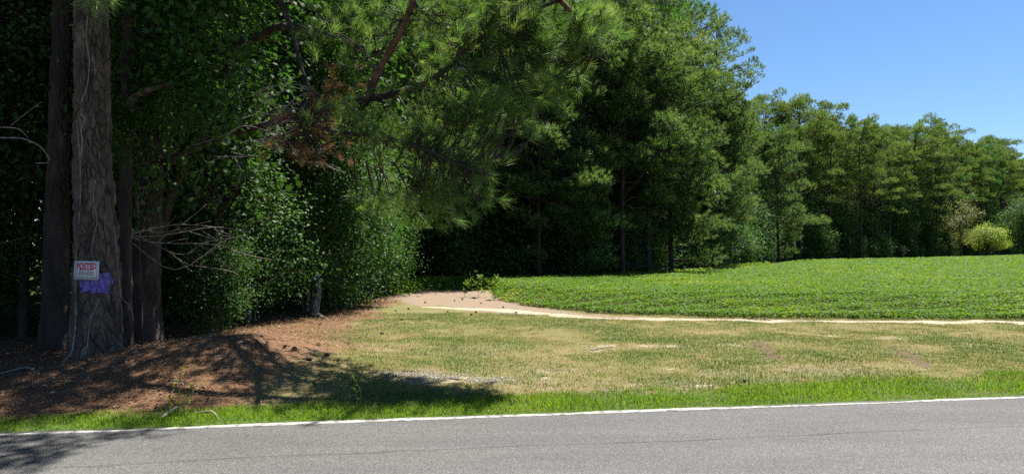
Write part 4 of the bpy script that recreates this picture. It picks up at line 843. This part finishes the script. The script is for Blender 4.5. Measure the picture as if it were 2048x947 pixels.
for px, py, Y, rz, sc in ((415, 150, 10.3, 0, 1.0), (380, 300, 10.5, 2, .75), (330, 110, 10.6, 4, .8), (225, 330, 9.9, 1, .45)):
    o = link('leafy_bough', BOUGH, gumS); w_ = at(px, py, Y)
    m_ = Matrix.Translation(gumS.location) @ Matrix.Rotation(gumS.rotation_euler.z, 4, 'Z') @ Matrix.Diagonal((*gumS.scale, 1)); o.matrix_basis = m_.inverted() @ (Matrix.Translation(w_) @ Matrix.Rotation(rz, 4, 'Z') @ Matrix.Scale(sc, 4))
place(WALL, 1, 'shrub', -5.35, 12.4, 2.0, .55, 'low dark shrub at the top of the straw bank between the trunks and leafy wall', 'shrub', 'shrubs at the edge of the near wood')
place([LIMES], 0, 'lime_sapling', -4.9, 27.0, 0, 1.0, 'bright yellow green sapling showing through the hanging needles', 'tree')
for k, (x, y, kk, sc) in enumerate(((-8, 17, 0, 1), (-8.5, 21.5, 2, 1), (-7.2, 26, 0, 1.05), (-6.2, 30, 1, 1.0), (-10.5, 16, 2, 1), (-12, 20, 0, 1.1), (-14, 15, 2, 1), (-15, 24, 2, 1.2), (-11, 26, 0, 1.1), (-18, 19, 0, 1.2), (-20, 27, 2, 1.2), (-9.5, 31, 2, 1.1), (-6.0, 17.8, 2, .9), (-5.8, 22, 2, .95), (-13, 32, 2, 1.2), (-24, 22, 2, 1.2), (-17, 34, 2, 1.2), (-26, 32, 2, 1.3))):
    place(HARD, kk, 'hardwood_tree', x, y, k * 1.3, sc, 'leafy hardwood in the shade of the near wood', 'tree', 'hardwoods inside the near wood')
for k, (x, y, kk, sc) in enumerate(((-9, 11.5, 4, 1), (-11.5, 11, 4, 1), (-6.0, 15.2, 2, 1.05), (-5.7, 19.5, 1, 1.0), (-5.5, 24.5, 2, 1.05), (-9.5, 16.5, 4, 1), (-7.5, 29, 2, 1), (-11, 19.5, 4, 1.05), (-13.5, 13, 4, 1), (-15.5, 17.5, 4, 1), (-12.5, 24, 4, 1.05), (-17, 23, 4, 1), (-20, 16, 4, 1), (-21, 23, 4, 1.1), (-15, 30, 4, 1.1), (-10, 35, 2, 1), (-24, 29, 4, 1.1), (-5, 36, 2, 1), (-18, 38, 4, 1), (-10, 8.3, 4, 1), (-13, 8.8, 4, 1), (-17, 10.5, 4, 1))):
    place(PINES, kk, 'pine_tree', x, y, k * 1.7, sc, 'tall straight pine standing inside the near wood', 'pine tree', 'pines inside the near wood')

# ------------------------------------------------------------------ small things on the ground
GC = 'pine cones on the dirt and grass'
rng = np.random.default_rng(61)
for px, py in ((800, 640), (852, 605), (792, 603), (815, 618), (894, 624), (944, 630), (952, 625), (1030, 626), (1005, 615), (872, 588), (892, 583), (930, 585), (910, 602), (925, 599), (845, 588), (830, 583), (790, 622), (700, 690), (614, 720), (585, 700), (640, 690), (660, 712), (575, 694), (1490, 764), (760, 668), (820, 590), (885, 577), (960, 607)):
    p = G(px, py); o = link('pine_cone', CONE, None, (p[0], p[1], p[2] + .028)); o.rotation_euler = (math.radians(80), rng.uniform(-.4, .4), rng.uniform(0, 6.28)); o.scale = (rng.uniform(.65, 1.0),) * 3
    tag(o, 'dark fallen pine cone lying on the open dirt or grass', 'pine cone', GC)
# lone soybean plants and dry weed stalks
def plant(name, label, cat, p, h, nl, lsz, leafm, stemm, seed, lean=(0, 0)):
    r = np.random.default_rng(seed); e = empty(name, p, label, cat); mb = MB(); lb = MB(); top = np.array((lean[0], lean[1], h))
    q = smooth_path([np.zeros(3), top * .5 + r.normal(0, .02, 3), top], 4); tube(mb, q, np.linspace(.007, .003, len(q)), 5); C = []
    for k in range(nl):
        f = r.uniform(.2, 1); b = top * f; c = b + np.array((*r.normal(0, .10 * (1.2 - f * .6), 2), r.uniform(.02, .08))); tube(mb, [b, c], [.003, .002], 3)
        C += [c, c + r.normal(0, .03, 3), c + r.normal(0, .03, 3)]
    C = np.array(C); leaves(lb, C, np.c_[r.normal(0, .6, (len(C), 2)), np.ones(len(C))], lsz, r, LEAF, np.full(len(C), .6), .3)
    link('stem', mb.mesh('stem', stemm), e); link('foliage', lb.mesh('foliage', leafm), e)
plant('soybean_plant', 'lone soybean plant farthest out on the bare dirt', 'plant', G(929, 594), .62, 18, .11, M['soy'], M['leaf_dark'], 71, (.15, 0))
plant('soybean_plant', 'lone soybean plant between the other two on the dirt', 'plant', G(957, 594), .72, 22, .11, M['soy'], M['leaf_dark'], 72, (.05, 0))
plant('soybean_plant', 'lone soybean plant closest to the crop corner', 'plant', G(988, 600), .75, 26, .11, M['soy'], M['leaf_dark'], 73, (.02, 0))
for k, (px, py, h, lab) in enumerate(((338, 838, .36, 'tall seeding weed stalk in front of the lit straw'), (357, 836, .46, 'tallest dry weed stalk growing from the roadside grass'), (370, 838, .34, 'short dry weed stalk beside the tallest one'), (720, 818, .34, 'single tall grass stalk in the shaded lawn'))):
    p = G(px, py); rng2 = np.random.default_rng(80 + k); e = empty('weed_stalk', p, lab, 'weed', 'weed stalks by the road'); mb = MB(); q = smooth_path([np.zeros(3), np.array((.01, 0, h * .5)), np.array((rng2.normal(0, .05), .0, h))], 4); tube(mb, q, np.linspace(.0045, .0025, len(q)), 4)
    lb = MB(); P = np.array([q[-1] * f for f in np.linspace(.25, 1, 12)]); leaves(lb, P, np.c_[rng2.normal(0, 1, (12, 2)), np.full(12, .4)], .045, rng2, (LEAF[0] * np.array((.5, 1, 1)), LEAF[1]), np.full(12, .8), .2)
    link('stem', mb.mesh('stem', M['lush']), e); link('foliage', lb.mesh('foliage', M['lush']), e)
